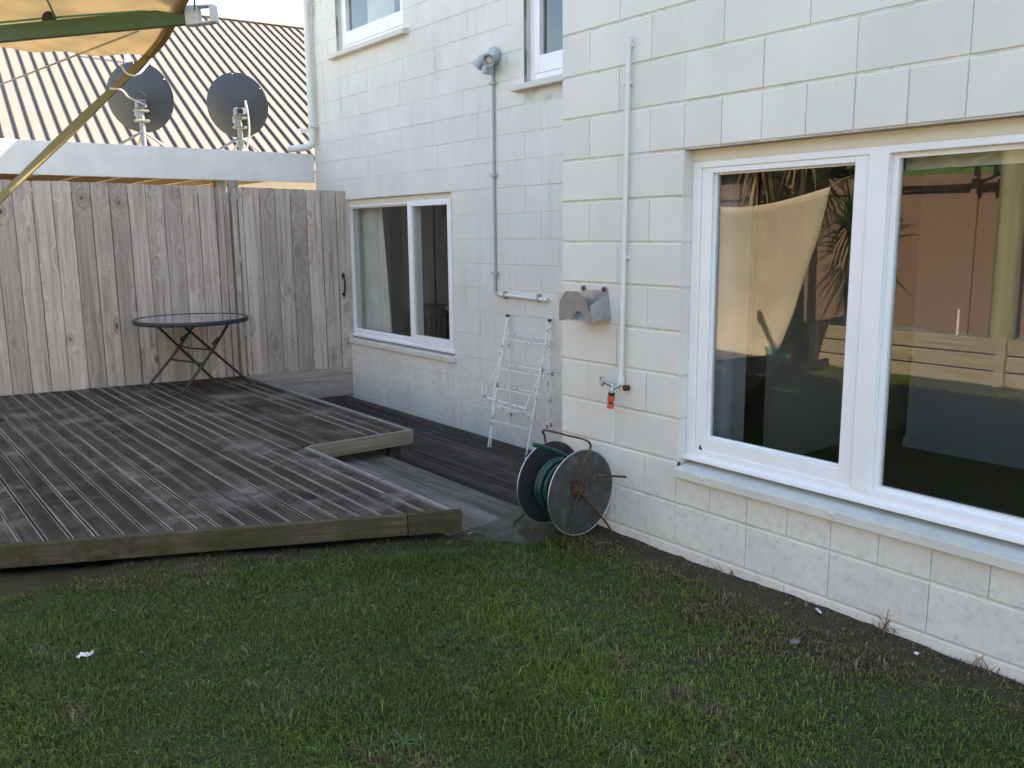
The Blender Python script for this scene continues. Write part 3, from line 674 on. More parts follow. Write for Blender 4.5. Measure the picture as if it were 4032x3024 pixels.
for a, b_ in zip(edges, edges[1:]): paling(gate, a, b_, .055+random.uniform(-.004,.004) if a > -.4 else .068, 1.912-(a+1.08)*.026, off=-.004)
for e_ in edges[:-1]:
    o = MB().box(-.035, .035, 0, .010, 0, 1.76).build('paling', 'fence_wood', gate); o.location = fpos(e_+(.03 if e_ < -1.05 else 0), .0165, .09); o.rotation_euler = (0, 0, fa)  # hidden backing strips added so no light shows between the gate boards
o = MB().box(-.56, .56, -.012, .012, 0, .30).build('kick_board', 'fence_wood_x', gate, bevel=.003); o.location = fpos(-.522, .014, -.235); o.rotation_euler = (0,0,fa)
for z in (.12, 1.0, 1.75):
    o = MB().box(-.55, .55, -.02, .02, -.045, .045).build('rail', 'fence_wood_x', gate); o.location = fpos(-.522, .05, z); o.rotation_euler = (0,0,fa)
def gpt(s, off, z): return fpos(s, off, z)
hnd = MB().tube(bez([gpt(-.062,-.012,1.015), gpt(-.062,-.05,.985), gpt(-.062,-.058,.93), gpt(-.062,-.05,.875), gpt(-.062,-.012,.845)], 5), [.010]*20+[.010], 8)
h_ = hnd.build('handle', 'black_iron', gate, smooth=True)
for (z, sg) in ((1.03, 1), (.835, -1)):
    pl_ = [gpt(-.062+dx, -.007, z+sg*dz) for dx, dz in ((-.012,-.02),(.012,-.02),(.022,0),(.012,.012),(.006,.024),(0,.034),(-.006,.024),(-.012,.012),(-.022,0))]
    MB().prism(pl_, fn*-.006).build('handle_plate', 'black_iron', gate)
for z in (1.83, 1.22, .51): 
    b = MB().box(-.010, .010, -.003, .003, -.038, .038); o = b.build('hinge', 'galv_dull', gate); o.location = fpos(-1.085, -.012, z); o.rotation_euler = (0,0,fa)

# ------------------------------------------------------------ neighbour's carport, dishes, big roof
cp = empty('carport', (0, 5.5, 0), 'flat carport with a deep white painted beam above the fence', 'carport')
def cpb(name, mat, *bx, bevel=0): 
    b = MB(); [b.box(x0, x1, y0-5.5, y1-5.5, z0, z1) for (x0,x1,y0,y1,z0,z1) in bx]; return b.build(name, mat, cp, bevel=bevel)
cpb('beam', 'beam_paint', (-9, 1.262, 5.5, 5.545, 2.004, 2.304), bevel=.003)
cpb('roof_sheet', 'rafter_wood', (-9, 1.2, 5.546, 10.6, 2.215, 2.235))
for i in range(26): cpb('rafter', 'rafter_wood', (1.1-i*.4, 1.145-i*.4, 5.55, 10.4, 2.06, 2.21))
for xq in (-8.5, -4.2, .2): cpb('post', 'fence_wood', (xq, xq+.1, 5.56, 5.66, -.2, 2.0))
cpb('beam', 'beam_paint', (-9, 1.2, 10.42, 10.47, 2.0, 2.21))
plain('driveway_concrete', (.42,.39,.34), .9, .2, var=.15, sc=3)  # unseen surface, made pale to bounce light up under the carport
gnd2 = MB().box(-12, 20, 5.75, 60, -.3, -.12).build('driveway', 'driveway_concrete'); tag(gnd2, kind='structure')

def dish(name, base, label, az, el, roll=0, D=.70, extra=False):
    root = empty(name, base, label, 'satellite dish', 'satellite dishes on the carport roof')
    d = Vector((math.sin(az)*math.cos(el), math.cos(az)*math.cos(el), math.sin(el)))
    side = Vector((math.cos(az), -math.sin(az), 0)); c = Vector((.0, 0, .60))+d*.15+Vector((0,0,-.035))+side*-.07
    prof = []
    for k in range(13):
        t = k/12; prof.append((max(.002, D/2*t), .085*t*t-.085))
    prof += [(D/2+.006, .002), (D/2+.004, .012), (D/2-.004, .008)]
    for k in range(11, -1, -1): prof.append((max(.002, D/2*k/12-.002), .085*(k/12)**2-.078))
    Mx = axisM(c, d); MB().lathe(prof, 48, Mx, cap=False).build('reflector', 'dish_grey', root, smooth=True)
    MB().tube([(0,0,-.12),(0,0,.50)], .028, 12).build('mast', 'galv_dull', root, smooth=True)
    for (dx, dy) in ((-.46,.10),(.46,.08),(0,.42)):
        MB().tube([(dx*.05,dy*.05,.22),(dx*.9,dy,-.02),(dx,dy,-.055)], .013, 8).build('stay', 'galv_dull', root, smooth=True)
    back = c-d*.09
    MB().bar(Vector((.0,.02,.44)), Vector((back.x*.95, back.y*.95, .47)), .045, .15).build('mount_plate', 'galv_dull', root)
    MB().box(-.05, .05, -.04, .04, .47, .545).build('mount_head', 'galv_dull', root, bevel=.004)
    MB().box(-.028, .028, -.047, -.03, .485, .53).build('cable_cover', 'black_plastic', root)
    for z in (.34, .44): MB().box(-.07, .07, -.035, .035, z-.012, z+.012).build('clamp', 'clamp_rust', root, bevel=.003)
    tip = c+d*.42+Vector((0,0,-.35)); MB().tube([back+Vector((0,0,-.2)), tip], .012, 8).build('feed_arm', 'galv', root, smooth=True)
    MB().tube([tip, tip+(c-tip).normalized()*.09], [.03, .022], 10).build('feed_horn', 'cap_plastic', root, smooth=True)
    for a_ in range(6):
        ang = a_*math.pi/3+.5; q = Mx @ Vector((D/2*.97*math.cos(ang), D/2*.97*math.sin(ang), -.008)); MB().lathe([(.006,0),(.004,.004)], 6, axisM(q, -d)).build('rivet', 'galv', root)
    if extra:
        MB().tube(bez([(-.03,-.045,.50),(-.06,-.05,.57),(-.01,-.05,.62),(.04,-.05,.58),(.045,-.04,.50)], 5), .006, 6).build('cable', 'black_plastic', root, smooth=True)
    else:
        MB().tube(bez([(.045,-.055,.48),(.06,-.06,.56),(.055,-.06,.62),(.075,-.06,.5),(.085,-.05,.3),(.06,-.02,.12)], 5), .011, 6).build('cable', 'cap_plastic', root, smooth=True)
    return root
dish('satellite_dish', (-.265, 6.3, 2.29), 'left grey satellite dish on the carport roof, half crossed by the tan strap', R(40), R(11), D=.70, extra=True)
dish('satellite_dish', (.77, 6.3, 2.29), 'right grey satellite dish on the carport roof, nearer the house', R(42), R(11), D=.69)

# big tan ribbed roof
rf = empty('neighbour_building', (0, 11, 0), 'neighbouring building under a big sunlit tan roof with ribs darkened to read as shade', 'building'); rf.rotation_euler = (0, 0, R(-5))
pt = R(27.3); cp_, sp_ = math.cos(pt), math.sin(pt); RL = 8.75
def rp(x, s, h): return (x, s*cp_-h*sp_, 2.6+s*sp_+h*cp_)
b = MB(); b.add([rp(-14,-.2,0), rp(24,-.2,0), rp(24,RL,0), rp(-14,RL,0), rp(-14,-.2,-.03), rp(24,-.2,-.03), rp(24,RL,-.03), rp(-14,RL,-.03)],
                [(0,1,2,3),(7,6,5,4),(0,4,5,1),(1,5,6,2),(2,6,7,3),(3,7,4,0)])
roofp = b.build('roof', 'roof_tan', rf)
bm_ = MB(); hw, tw, hh = .021, .012, .034
bm_.add([rp(-hw,-.2,.002), rp(hw,-.2,.002), rp(tw,-.2,hh), rp(-tw,-.2,hh), rp(-hw,RL,.002), rp(hw,RL,.002), rp(tw,RL,hh), rp(-tw,RL,hh)],
        [(0,1,2,3),(7,6,5,4),(1,5,6,2),(2,6,7,3),(3,7,4,0)])
rme = bm_.mesh('rib'); rme.materials.append(M['roof_rib_shade'])
for k in range(-18, 72): instance(rme, 'rib', None, roofp, (k*.203, 0, 0))
MB().add([rp(-14,RL-.12,.045), rp(24,RL-.12,.045), rp(24,RL+.1,.06), rp(-14,RL+.1,.06), rp(-14,RL-.12,.03), rp(24,RL-.12,.03), rp(24,RL+.1,.03), rp(-14,RL+.1,.03)],
         [(0,1,2,3),(7,6,5,4),(0,4,5,1),(1,5,6,2),(2,6,7,3),(3,7,4,0)]).build('ridge_cap', 'roof_tan', roofp)
y1 = RL*cp_; z1 = 2.6+RL*sp_
MB().add([(-14,y1,z1-.031),(24,y1,z1-.031),(24,y1*2+1,1.9),(-14,y1*2+1,1.9)], [(0,1,2,3)]).build('roof_slope', 'roof_tan', rf)
MB().box(-13.8, 23.8, .25, y1*2, -.2, 2.55).build('wall', 'cream_paint', rf)
o = MB().tube([(1.98,15.0,4.0),(1.98,15.0,5.6)], .045, 10).build('vent_pipe', 'white_paint', smooth=True); tag(o, 'thin white vent pipe standing on the tan ribbed roof', 'pipe')

# ------------------------------------------------------------ round folding table
tb = empty('folding_table', (-.46, 4.56, ZU), 'round glass topped folding table with black frame against the fence', 'table')
TZ, TR = .655, .49
MB().lathe([(TR-.022,TZ-.004),(TR,TZ-.004),(TR+.004,TZ-.012),(TR+.004,TZ-.036),(TR,TZ-.042),(TR-.022,TZ-.042)], 64, cap=False).build('rim', 'table_frame', tb, smooth=True)
MB().lathe([(.001,TZ-.012),(TR-.018,TZ-.012),(TR-.018,TZ-.007),(.001,TZ-.007)], 64, cap=False).build('glass_top', 'table_glass', tb, smooth=True)
def tpt(x, y, z): return Vector((x+.46, y-4.56, z))
legA = [((-.80,4.86),(.03,4.86)), ((-.66,4.36),(.10,4.44))]
def leg(foot, knee, top): MB().tube(bez([foot, knee, top], 6), .0125, 8).build('leg', 'table_frame', tb, smooth=True)
# feet measured on the deck: two leaning each way
F1, F2, F3, F4 = tpt(-.80,4.88,.013), tpt(-.655,4.34,.013), tpt(-.17,4.98,.013), tpt(.01,4.47,.013)
T1, T2 = tpt(-.30,4.86,TZ-.05), tpt(-.17,4.40,TZ-.05); T3, T4 = tpt(-.78,4.86,TZ-.05), tpt(-.60,4.34,TZ-.05)
T1, T2 = tpt(-.28,4.90,TZ-.04), tpt(-.15,4.44,TZ-.04); T3, T4 = tpt(-.72,4.86,TZ-.04), tpt(-.60,4.40,TZ-.04)
for F, T in ((F1, T1), (F2, T2)):
    mid = F.lerp(T, .45)+Vector((.035, 0, .02)); MB().tube(bez([F, mid, T], 8), .0125, 8).build('leg', 'table_frame', tb, smooth=True)
for F, T in ((F3, T3), (F4, T4)): MB().tube([F, T], .012, 8).build('leg', 'table_frame', tb, smooth=True)
MB().bar(F1.lerp(T1,.36)+Vector((.03,0,.02)), F2.lerp(T2,.36)+Vector((.03,0,.02)), .022, .012).build('stretcher', 'table_frame', tb)
MB().tube(bez([F3.lerp(T3,.62), F3.lerp(T3,.62)+Vector((.06,-.12,-.03)), F4.lerp(T4,.58)], 5), .008, 6).build('stretcher', 'table_frame', tb, smooth=True)
MB().bar(T1, T2, .02, .02).build('rail', 'table_frame', tb); MB().bar(T3, T4, .02, .02).build('rail', 'table_frame', tb)
for F, T in ((F1, T1), (F2, T2)): q = F.lerp(T, .70); MB().bar(q+Vector((-.03,0,-.025)), q+Vector((.03,0,.03)), .03, .03).build('latch', 'black_plastic', tb)
for F in (F1, F2, F3, F4): MB().lathe([(.015,-.013),(.016,0),(.012,.012)], 10, Matrix.Translation(F)).build('foot_cap', 'black_plastic', tb, smooth=True)

# ------------------------------------------------------------ rusty folded airer
ar = empty('clothes_airer', (1.12, 1.8, ZL), 'folded white wire clothes airer with rust spots leaning on the set back wall', 'clothes airer')
def A(x, y, z): return Vector((x-1.12, y-1.8, z-ZL))
def wire(pts, r_=.004, name='wire', n=6): return MB().tube(pts, r_*1.22, n).build(name, 'white_wire', ar, smooth=True)
wire([A(1.012,2.058,ZL), A(1.235,2.075,.80)], .005, 'leg'); wire([A(1.006,1.572,ZL), A(1.235,1.56,.80)], .005, 'leg')
wire([A(1.028,2.045,ZL), A(1.08,2.075,.15), A(1.17,2.13,.36), A(1.235,2.07,.79)], .0035, 'leg')
wire([A(1.235,2.07,.80), A(1.225,2.03,.02)], .004, 'leg'); wire([A(1.235,1.555,.80), A(1.225,1.53,.02)], .004, 'leg')
wire([A(1.235,1.545,.79), A(1.19,1.52,.40), A(1.16,1.50,.02)], .004, 'leg')
def lx(z): return 1.012+(z-ZL)/1.04*.223
for (z, ya, yb) in ((.66,2.09,1.50),(.625,2.07,1.54),(.42,2.10,1.50),(.385,2.08,1.52),(.25,2.13,1.49),(.225,2.12,1.50),(.10,2.14,1.52),(.075,2.10,1.53),(-.03,2.08,1.55)):
    xx = lx(z)+random.uniform(-.0, .03); sg = random.uniform(-.008, .008); wire(bez([A(xx, ya, z), A(xx+.005, (ya+yb)/2, z-.004+sg), A(xx, yb, z)], 3), .0028, 'rail')
wire(bez([A(1.06,2.17,.29), A(1.05,2.18,.155), A(1.055,2.16,.15), A(1.06,1.66,.135), A(1.065,1.64,.15), A(1.16,1.60,.36), A(1.2,1.59,.42)], 4), .004, 'wing')
wire([A(1.06,2.17,.15), A(1.17,2.13,.40), A(1.2,2.10,.58)], .0035, 'wing')
for (y, z) in ((2.075,.81),(1.557,.81)): MB().lathe([(.012,-.012),(.012,.012)], 10, axisM(A(1.235,y,z-.012), (0,1,0))).build('pivot', 'rust_hub', ar, smooth=True)
for (x_, y, z) in ((1.225,2.03,.01),(1.225,1.53,.01),(1.16,1.50,.01),(1.17,1.45,.42),(1.17,1.57,.44)):
    MB().tube([A(x_, y+.010*math.cos(t), z+.014*math.sin(t)-.01) for t in [k*math.pi/4 for k in range(8)]], .003, 6, closed=True).build('hook_end', 'rust_hub', ar, smooth=True)

# ------------------------------------------------------------ hose reel
hr = empty('hose_reel', (-.21, -.26, -.06), 'steel garden hose reel with green hose standing by the corner of the wall', 'hose reel')
def Q(x, y, z): return Vector((x+.21, y+.26, z+.06))
def disc(y, mat, dent):
    b = MB(); n, rings = 56, 9; Rr = .212
    prof = [(0.001, .0)]+[(Rr*k/rings, 0) for k in range(1, rings+1)]
    for side in (0, 1):
        for (rad, h) in prof:
            for k in range(n):
                a_ = 2*math.pi*k/n; dd = dent*math.sin(2*a_+rad*20)*(rad/Rr)**2 + dent*.5*math.sin(3*a_+1)
                rr = rad*(1+.012*math.sin(2*a_+.7)); b.v.append(Q(-.212+rr*math.cos(a_), y+dd+(.003 if side else 0), .195+rr*math.sin(a_)))
    m_ = len(prof)
    for side in (0, 1):
        o_ = side*m_*n
        for i in range(m_-1):
            for k in range(n): b.f.append((o_+i*n+k, o_+i*n+(k+1) % n, o_+(i+1)*n+(k+1) % n, o_+(i+1)*n+k))
    e = (m_-1)*n
    for k in range(n): b.f.append((e+k, e+(k+1) % n, m_*n+e+(k+1) % n, m_*n+e+k))
    return b.build('disc', mat, hr, smooth=True)
d1 = disc(-.38, 'reel_disc', .004); d2 = disc(-.145, 'reel_disc_dark', .003)
MB().tube([Q(-.212-.0+.212*math.cos(t), -.3815, .195+.2125*math.sin(t)) for t in [k*2*math.pi/56 for k in range(56)]], .003, 6, closed=True).build('rolled_edge', 'galv', d1, smooth=True)
MB().tube([Q(-.212-.0+.212*math.cos(t), -.1465, .195+.2125*math.sin(t)) for t in [k*2*math.pi/56 for k in range(56)]], .003, 6, closed=True).build('rolled_edge', 'galv', d2, smooth=True)
MB().lathe([(.075,0),(.075,.23)], 24, axisM(Q(-.212,-.377,.195), (0,1,0))).build('drum', 'reel_disc_dark', hr, smooth=True)
MB().lathe([(.045,0),(.045,.004),(.03,.008),(.018,.03),(.012,.032)], 20, axisM(Q(-.235,-.383,.215), (0,-1,0))).build('hub', 'rust_hub', hr, smooth=True)
for (dx, dz) in ((-.035,.045),(.045,.035),(-.06,-.03),(.01,-.06)): MB().lathe([(.005,0),(.004,.003)], 8, axisM(Q(-.235+dx,-.383,.215+dz), (0,-1,0))).build('rivet', 'black_plastic', hr)
# hose coils
pts = []
for k in range(16*12):
    t = k/16; rad = .104+.010*math.sin(t*1.3)+(.020 if t > 6 else 0); yy = -.352+.17*abs(((t/6.)+.0) % 2-1)
    a_ = 2*math.pi*t; pts.append(Q(-.212+rad*math.cos(a_), yy+.004*math.sin(t*5), .195+rad*math.sin(a_)))
coil = MB().tube(pts, .0115, 8).build('hose', 'hose', hr, smooth=True)
pts = bez([Q(-.14,-.27,.31), Q(-.20,-.28,.345), Q(-.24,-.275,.37), Q(-.33,-.265,.415), Q(-.415,-.262,.447)], 6)
MB().tube(pts, .0115, 8).build('hose_end', 'hose', hr, smooth=True)
def bar(pts, name='frame_bar', r_=.0055, n=5): return MB().tube(bez(pts, n), r_, 8).build(name, 'rust_bar', hr, smooth=True)
bar([Q(-.235,-.41,.21), Q(-.262,-.415,.30), Q(-.20,-.42,.40), Q(-.192,-.425,.44), Q(-.21,-.405,.464), Q(-.225,-.30,.468), Q(-.232,-.15,.468), Q(-.232,-.115,.455), Q(-.212,-.11,.41), Q(-.212,-.12,.20)], 'handle')
bar([Q(-.238,-.405,.21), Q(-.262,-.40,.16), Q(-.30,-.385,.03), Q(-.325,-.365,-.055)], 'leg')
bar([Q(-.23,-.405,.20), Q(-.19,-.41,.15), Q(-.09,-.415,.04), Q(-.02,-.40,-.04)], 'leg')
bar([Q(-.212,-.12,.20), Q(-.25,-.10,.10), Q(-.277,-.01,.0), Q(-.288,.055,-.06), Q(-.286,.05,-.084), Q(-.28,-.03,-.086), Q(-.272,-.11,-.086), Q(-.30,-.25,-.088)], 'leg')
bar([Q(-.272,-.09,-.084), Q(-.262,-.085,-.06), Q(-.268,-.08,-.045)], 'hook', .005)
bar([Q(-.225,-.43,.212), Q(-.20,-.44,.218), Q(-.19,-.445,.245), Q(-.195,-.45,.275), Q(-.185,-.455,.292)], 'crank')
bar([Q(-.185,-.455,.292), Q(-.165,-.50,.297), Q(-.10,-.515,.285), Q(-.045,-.52,.274)], 'crank_grip', .006)
# concrete pad under the reel
b = MB(); pp = [(-.60,.10),(-.42,-.08),(-.32,-.30),(-.18,-.42),(-.03,-.50),(.0,-.45),(.0,.0),(-.06,.24),(-.4,.2)]
b.prism([(x_, y, -.092 if x_ < -.1 else -.062) for x_, y in pp], (0,0,-.1)); o = b.build('concrete_pad', 'concrete'); tag(o, kind='structure')

# ------------------------------------------------------------ rotary clothesline with shade cloth
hc = Vector((-2.517, 1.547, ZU)); cl = empty('clothesline', hc, 'green clothesline arm with white end cap reaching in at top left', 'clothesline')
def K(x, y, z): return Vector((x, y, z))-hc
tip0 = Vector((-1.594, .704, 2.417)); inn0 = Vector((-2.517, 1.547, 2.344)); L0 = (tip0-inn0).length
MB().tube([K(-2.517,1.547,-.2), K(-2.517,1.547,2.42)], .032, 12).build('mast', 'galv', cl, smooth=True)
MB().lathe([(.036,2.16),(.042,2.18),(.042,2.36),(.03,2.38)], 14, None).build('hub', 'cap_plastic', cl, smooth=True)
dirs = []
for k in range(2):
    ang = math.atan2(tip0.y-inn0.y, tip0.x-inn0.x)+k*math.pi
    tip = Vector((inn0.x+math.cos(ang)*(1.25 if k == 0 else .8), inn0.y+math.sin(ang)*(1.25 if k == 0 else .8), tip0.z)); dirs.append((inn0, tip))
    MB().bar(K(*inn0), K(*tip), .034, .070).build('arm', 'green_arm', cl, bevel=.003)
    d_ = (tip-inn0).normalized(); sd_ = d_.cross(Vector((0,0,1))).normalized()
    c0 = K(*tip)
    cb = MB(); up_ = sd_.cross(d_)
    for off in (.036, -.036): cb.bar(c0+d_*.045+up_*off, c0+d_*.105+up_*off*.95, .048, .010)
    cb.bar(c0-d_*.013, c0+d_*.047, .050, .084); cb.bar(c0+d_*.10, c0+d_*.125, .048, .076); cb.build('end_cap', 'cap_plastic', cl, bevel=.005)
    for t_ in (.474,): MB().lathe([(.028,-.006),(.035,0),(.028,.006)], 12, axisM(K(*(inn0.lerp(tip, t_)+Vector((0,0,.045)))), sd_)).build('line_clip', 'black_plastic', cl, smooth=True)
for t_, dz, mt in ((1.02,.02,'green_rope'), (.50,.045,'green_rope'), (.806,-.042,'wire_rope'), (.26,-.042,'wire_rope')):
    p_ = dirs[0][0].lerp(dirs[0][1], t_)+Vector((0,0,dz)); far_ = Vector((-2.75+(t_-.8)*.8, 5.49, 2.27)); near_ = Vector((-3.5+(t_-.8)*.8, -4.6, 2.62))
    if mt == 'wire_rope': MB().tube([K(*p_), K(*(p_.lerp(far_, .5)-Vector((0,0,.03)))), K(*far_)], .0045, 6).build('line', mt, cl, smooth=True)
    if mt == 'green_rope': MB().tube([K(*p_), K(*(p_.lerp(near_, .5)-Vector((0,0,.03)))), K(*near_)], .0045, 6).build('line', mt, cl, smooth=True)
MB().box(-3.9+2.517, -3.0+2.517, -4.62-1.547, -4.58-1.547, 2.5, 2.56).box(-3.44+2.517, -3.36+2.517, -4.64-1.547, -4.56-1.547, -.3, 2.5).build('end_post', 'galv', cl)
a_, b_ = dirs[0]
MB().tube([K(*(a_.lerp(b_, .02)+Vector((0,0,.05)))), K(*(a_.lerp(b_, .474)+Vector((0,0,.05)))), K(*(b_+Vector((0,0,.036))))], .005, 6).build('line', 'green_rope', cl, smooth=True)
sc = empty('shade_cloth', (-3.2, .3, 1.9), 'tan shade cloth draped over the clothesline with its strap hanging across the dishes', 'shade cloth')
O = Vector((-3.2, .3, 1.9))
def sheet(name, grid, mat, parent, th=.004):   # grid rows of points
    rows, cols = len(grid), len(grid[0]); b = MB(); b.v = [tuple(Vector(p)-O) for rw in grid for p in rw]
    b.f = [(j*cols+i, j*cols+i+1, (j+1)*cols+i+1, (j+1)*cols+i) for j in range(rows-1) for i in range(cols-1)]
    o = b.build(name, mat, parent, smooth=True); s_ = o.modifiers.new('s', 'SOLIDIFY'); s_.thickness = th; return o
def patch(c00, c10, c01, c11, n=16, fn_=None):   # bilinear
    c00, c10, c01, c11 = map(Vector, (c00, c10, c01, c11)); G = []
    for j in range(n+1):
        v = j/n; G.append([])
        for i in range(n+1):
            u_ = i/n; p = (c00.lerp(c10, u_)).lerp(c01.lerp(c11, u_), v)
            if fn_: p = p+Vector(fn_(u_, v))
            G[-1].append(p)
    return G
sheet('canopy', patch((-1.563,1.462,2.373), (-2.184,3.16,2.64), (-1.668,.414,2.496), (-2.519,.942,2.476), 20, lambda u_, v: (0, 0, -.012*math.sin(math.pi*u_)*(1-v)-.03*math.sin(math.pi*v)+.008*math.sin(u_*19+v*7))), 'shade_cloth', sc)
MB().tube([Vector(q)-O for q in bez([(-1.563,1.462,2.373),(-1.60,1.10,2.385),(-1.63,.80,2.43),(-1.665,.42,2.495)], 6)], .022, 7).build('hem', 'hem_cloth', sc, smooth=True)
b = MB(); st_ = bez([(-1.563,1.44,2.372),(-1.823,1.359,2.122),(-2.083,1.277,1.873),(-2.343,1.196,1.623),(-2.50,1.50,1.42)], 8)
for i, p in enumerate(st_):
    tw = .35*math.sin(i*.35); q = Vector(p)-O; b.v += [tuple(q+Vector((.012*tw,.006,.030))), tuple(q+Vector((.014,-.012,.0))), tuple(q+Vector((-.010*tw,.004,-.026))), tuple(q+Vector((-.014,.014,.0)))]
for i in range(len(st_)-1):
    for k in range(4): b.f.append((i*4+k, i*4+(k+1) % 4, (i+1)*4+(k+1) % 4, (i+1)*4+k))
b.build('strap', 'hem_cloth', sc)
MB().tube([Vector(p)-O for p in bez([(-1.712,1.435,2.307),(-1.697,1.387,2.259),(-1.664,1.333,2.248),(-1.605,1.352,2.306),(-1.58,1.36,2.34)], 5)], .005, 5).build('cord', 'white_bit', sc, smooth=True)
MB().tube([Vector(p)-O for p in bez([(-1.80,1.33,2.17),(-1.75,1.304,2.164),(-1.724,1.276,2.126),(-1.638,1.333,2.107)], 5)], .005, 5).build('cord', 'white_bit', sc, smooth=True)
# hanging sheet, seen in the window reflection
RT = [(-5.1,1.84,1.89),(-5.12,1.96,1.39),(-5.12,2.09,.98),(-5.1,2.20,.55),(-5.06,2.28,.28),(-5.03,2.33,.14),(-5.0,2.36,.092),(-4.95,2.36,.085)]
LF = [(-5.1,3.9,1.78),(-5.15,3.9,1.3),(-5.15,3.9,.9),(-5.08,3.9,.5),(-4.85,3.9,.25),(-4.5,3.8,.12),(-4.2,3.4,.093),(-3.98,2.55,.085)]
RT, LF = bez(RT, 4), bez(LF, 4); G = []
for j in range(len(RT)):
    v = j/(len(RT)-1); G.append([])
    for i in range(21):
        u_ = i/20; p = RT[j].lerp(LF[j], u_); G[-1].append(p+Vector((.05*math.sin(u_*11+v*3)*v*(1-v)*2+.03*math.sin(u_*5), 0, -.12*math.sin(math.pi*min(1, u_*1.05))*(1-v)**3)))
sheet('hanging_sheet', G, 'shade_cloth', sc)
MB().tube([Vector(q)-O for q in bez([(-5.1,1.84,1.89),(-5.5,1.9,2.0),(-6.1,2.1,2.05)], 4)], .008, 6).build('tie_cord', 'hem_cloth', sc)

# ------------------------------------------------------------ far side of the yard (seen only in the panes)
bf = empty('painted_fence', (-6.5, 0, 0), 'brown painted sheet fence on the far side of the yard, reflected in the big window', 'fence')
for k in range(9):
    y0 = -5.0+k*1.2
    MB().box(-.02, .02, y0+.004, y0+1.196, -.2, 2.06).build('panel', 'brown_paint', bf)
for k in range(10): MB().box(.02, .06, -5.0+k*1.2-.04, -5.0+k*1.2+.04, -.2, 2.04).build('batten', 'brown_paint', bf)
MB().box(.021, .05, -5, 5.8, 1.86, 1.92).build('rail', 'brown_paint', bf)
fc = empty('wall_clothesline', (-6.46, 1.1, 2.02), 'green folding clothesline bar with black pegs on the brown fence, reflected in the right pane', 'clothesline')
MB().bar((.16,-1.6,0), (.16,1.0,.05), .03, .06).build('bar', 'green_arm_light', fc); MB().bar((0,.9,.04), (.16,.9,.04), .03, .05).build('arm', 'green_arm_light', fc)
MB().tube([(.17,.03,.03),(.19,-.3,.16),(.2,-.9,.42)], .012, 6).build('strut', 'green_arm_light', fc)
for y in (-.19, -.38, -.51, -.9): MB().box(.14, .20, y-.022, y+.022, -.04, .10).build('peg_bag', 'black_plastic', fc)
pb = empty('planter_box', (-6.1, 0, -.12), 'long raised planter of pale timber boards reflected in the big window', 'planter')
for k in range(3):
    MB().box(.23, .265, -4.5, 2.45, k*.165+.006, k*.165+.155).build('board', 'planter_wood', pb, bevel=.003)
    MB().box(-.30, .229, 2.41, 2.45, k*.165+.006, k*.165+.155).build('board', 'planter_wood', pb, bevel=.003)
for y in (2.36, .28, -2.0): MB().box(.266, .32, y, y+.09, 0, .5).build('post', 'planter_wood', pb, bevel=.003)
b = MB(); n = 40
for j in range(n+1):
    for i in range(5): b.v.append((-.33+i*.135, -4.5+j*6.9/n, .43+random.uniform(-.03, .06)))
b.f = [(j*5+i, j*5+i+1, (j+1)*5+i+1, (j+1)*5+i) for j in range(n) for i in range(4)]; b.build('soil', 'stone_grey', pb)
o = MB().tube([(-6.15,.48,.1),(-6.15,.49,2.5),(-6.14,.50,5.6)], [.125,.12,.11], 16).build('timber_pole', 'pole_wood', smooth=True); tag(o, 'thick greenish timber pole rising from the planter, reflected in the right pane', 'pole')
o = MB().tube([(-6.05,.88,.33),(-6.05,.88,.62)], .012, 8).build('garden_stake', 'white_bit', smooth=True); tag(o, 'thin white stake standing in the planter, seen in the reflection', 'stake')
def leafblade(b, cols, base, d, L, w, droop, col, n=5):
    base = Vector(base); d = Vector(d).normalized(); sd = d.cross(Vector((0,0,1)))
    sd = sd.normalized() if sd.length > .01 else Vector((1,0,0)); p = base; k0 = len(b.v)
    for i in range(n+1):
        t = i/n; ww = w*(1-t)**.7*(.5+min(1, t*4)*.5)/2
        b.v += [tuple(p-sd*ww), tuple(p+sd*ww)]; cols += [col, col]
        d = (d+Vector((0,0,-droop/n))).normalized(); p = p+d*(L/n)
    for i in range(n): q = k0+2*i; b.f.append((q, q+1, q+3, q+2))
def colmesh(b, cols, name, parent=None, mat='leaf'):
    me = b.mesh(name); at = me.color_attributes.new('Col', 'FLOAT_COLOR', 'POINT')
    a = np.ones((len(b.v), 4), np.float32); a[:, :3] = np.array(cols, np.float32)[:, :3]; at.data.foreach_set('color', a.ravel())
    me.materials.append(M[mat]); o = bpy.data.objects.new(name, me); return link(o, parent)
def cordyline(loc, h, label, seed):
    rr = random.Random(seed); root = empty('cordyline', loc, label, 'cabbage tree')
    MB().tube([(0,0,0),(.03,.02,h*.5),(.0,.05,h)], [.075,.06,.05], 10).build('trunk', 'bark', root, smooth=True)
    b, c = MB(), []
    for k in range(90):
        a = rr.uniform(0, 6.28); e = rr.uniform(-.3, 1.2); dry = rr.random() < .0
        leafblade(b, c, (0,.05,h+rr.uniform(-.1,.1)), (math.cos(a)*math.cos(e), math.sin(a)*math.cos(e), math.sin(e)), rr.uniform(.5,.8), .045, rr.uniform(.5,1.4), (.045*rr.uniform(.7,1.3), .10*rr.uniform(.7,1.3), .03))
    colmesh(b, c, 'crown', root); b, c = MB(), []
    for k in range(46):
        a = rr.uniform(0, 6.28); leafblade(b, c, (math.cos(a)*.05, .04+math.sin(a)*.05, h-rr.uniform(0,.35)), (math.cos(a)*.5, math.sin(a)*.5, -.3), rr.uniform(.4,.75), .035, rr.uniform(1.5,2.5), (.42*rr.uniform(.6,1.1), .29*rr.uniform(.6,1.1), .13))
    colmesh(b, c, 'dry_leaves', root)
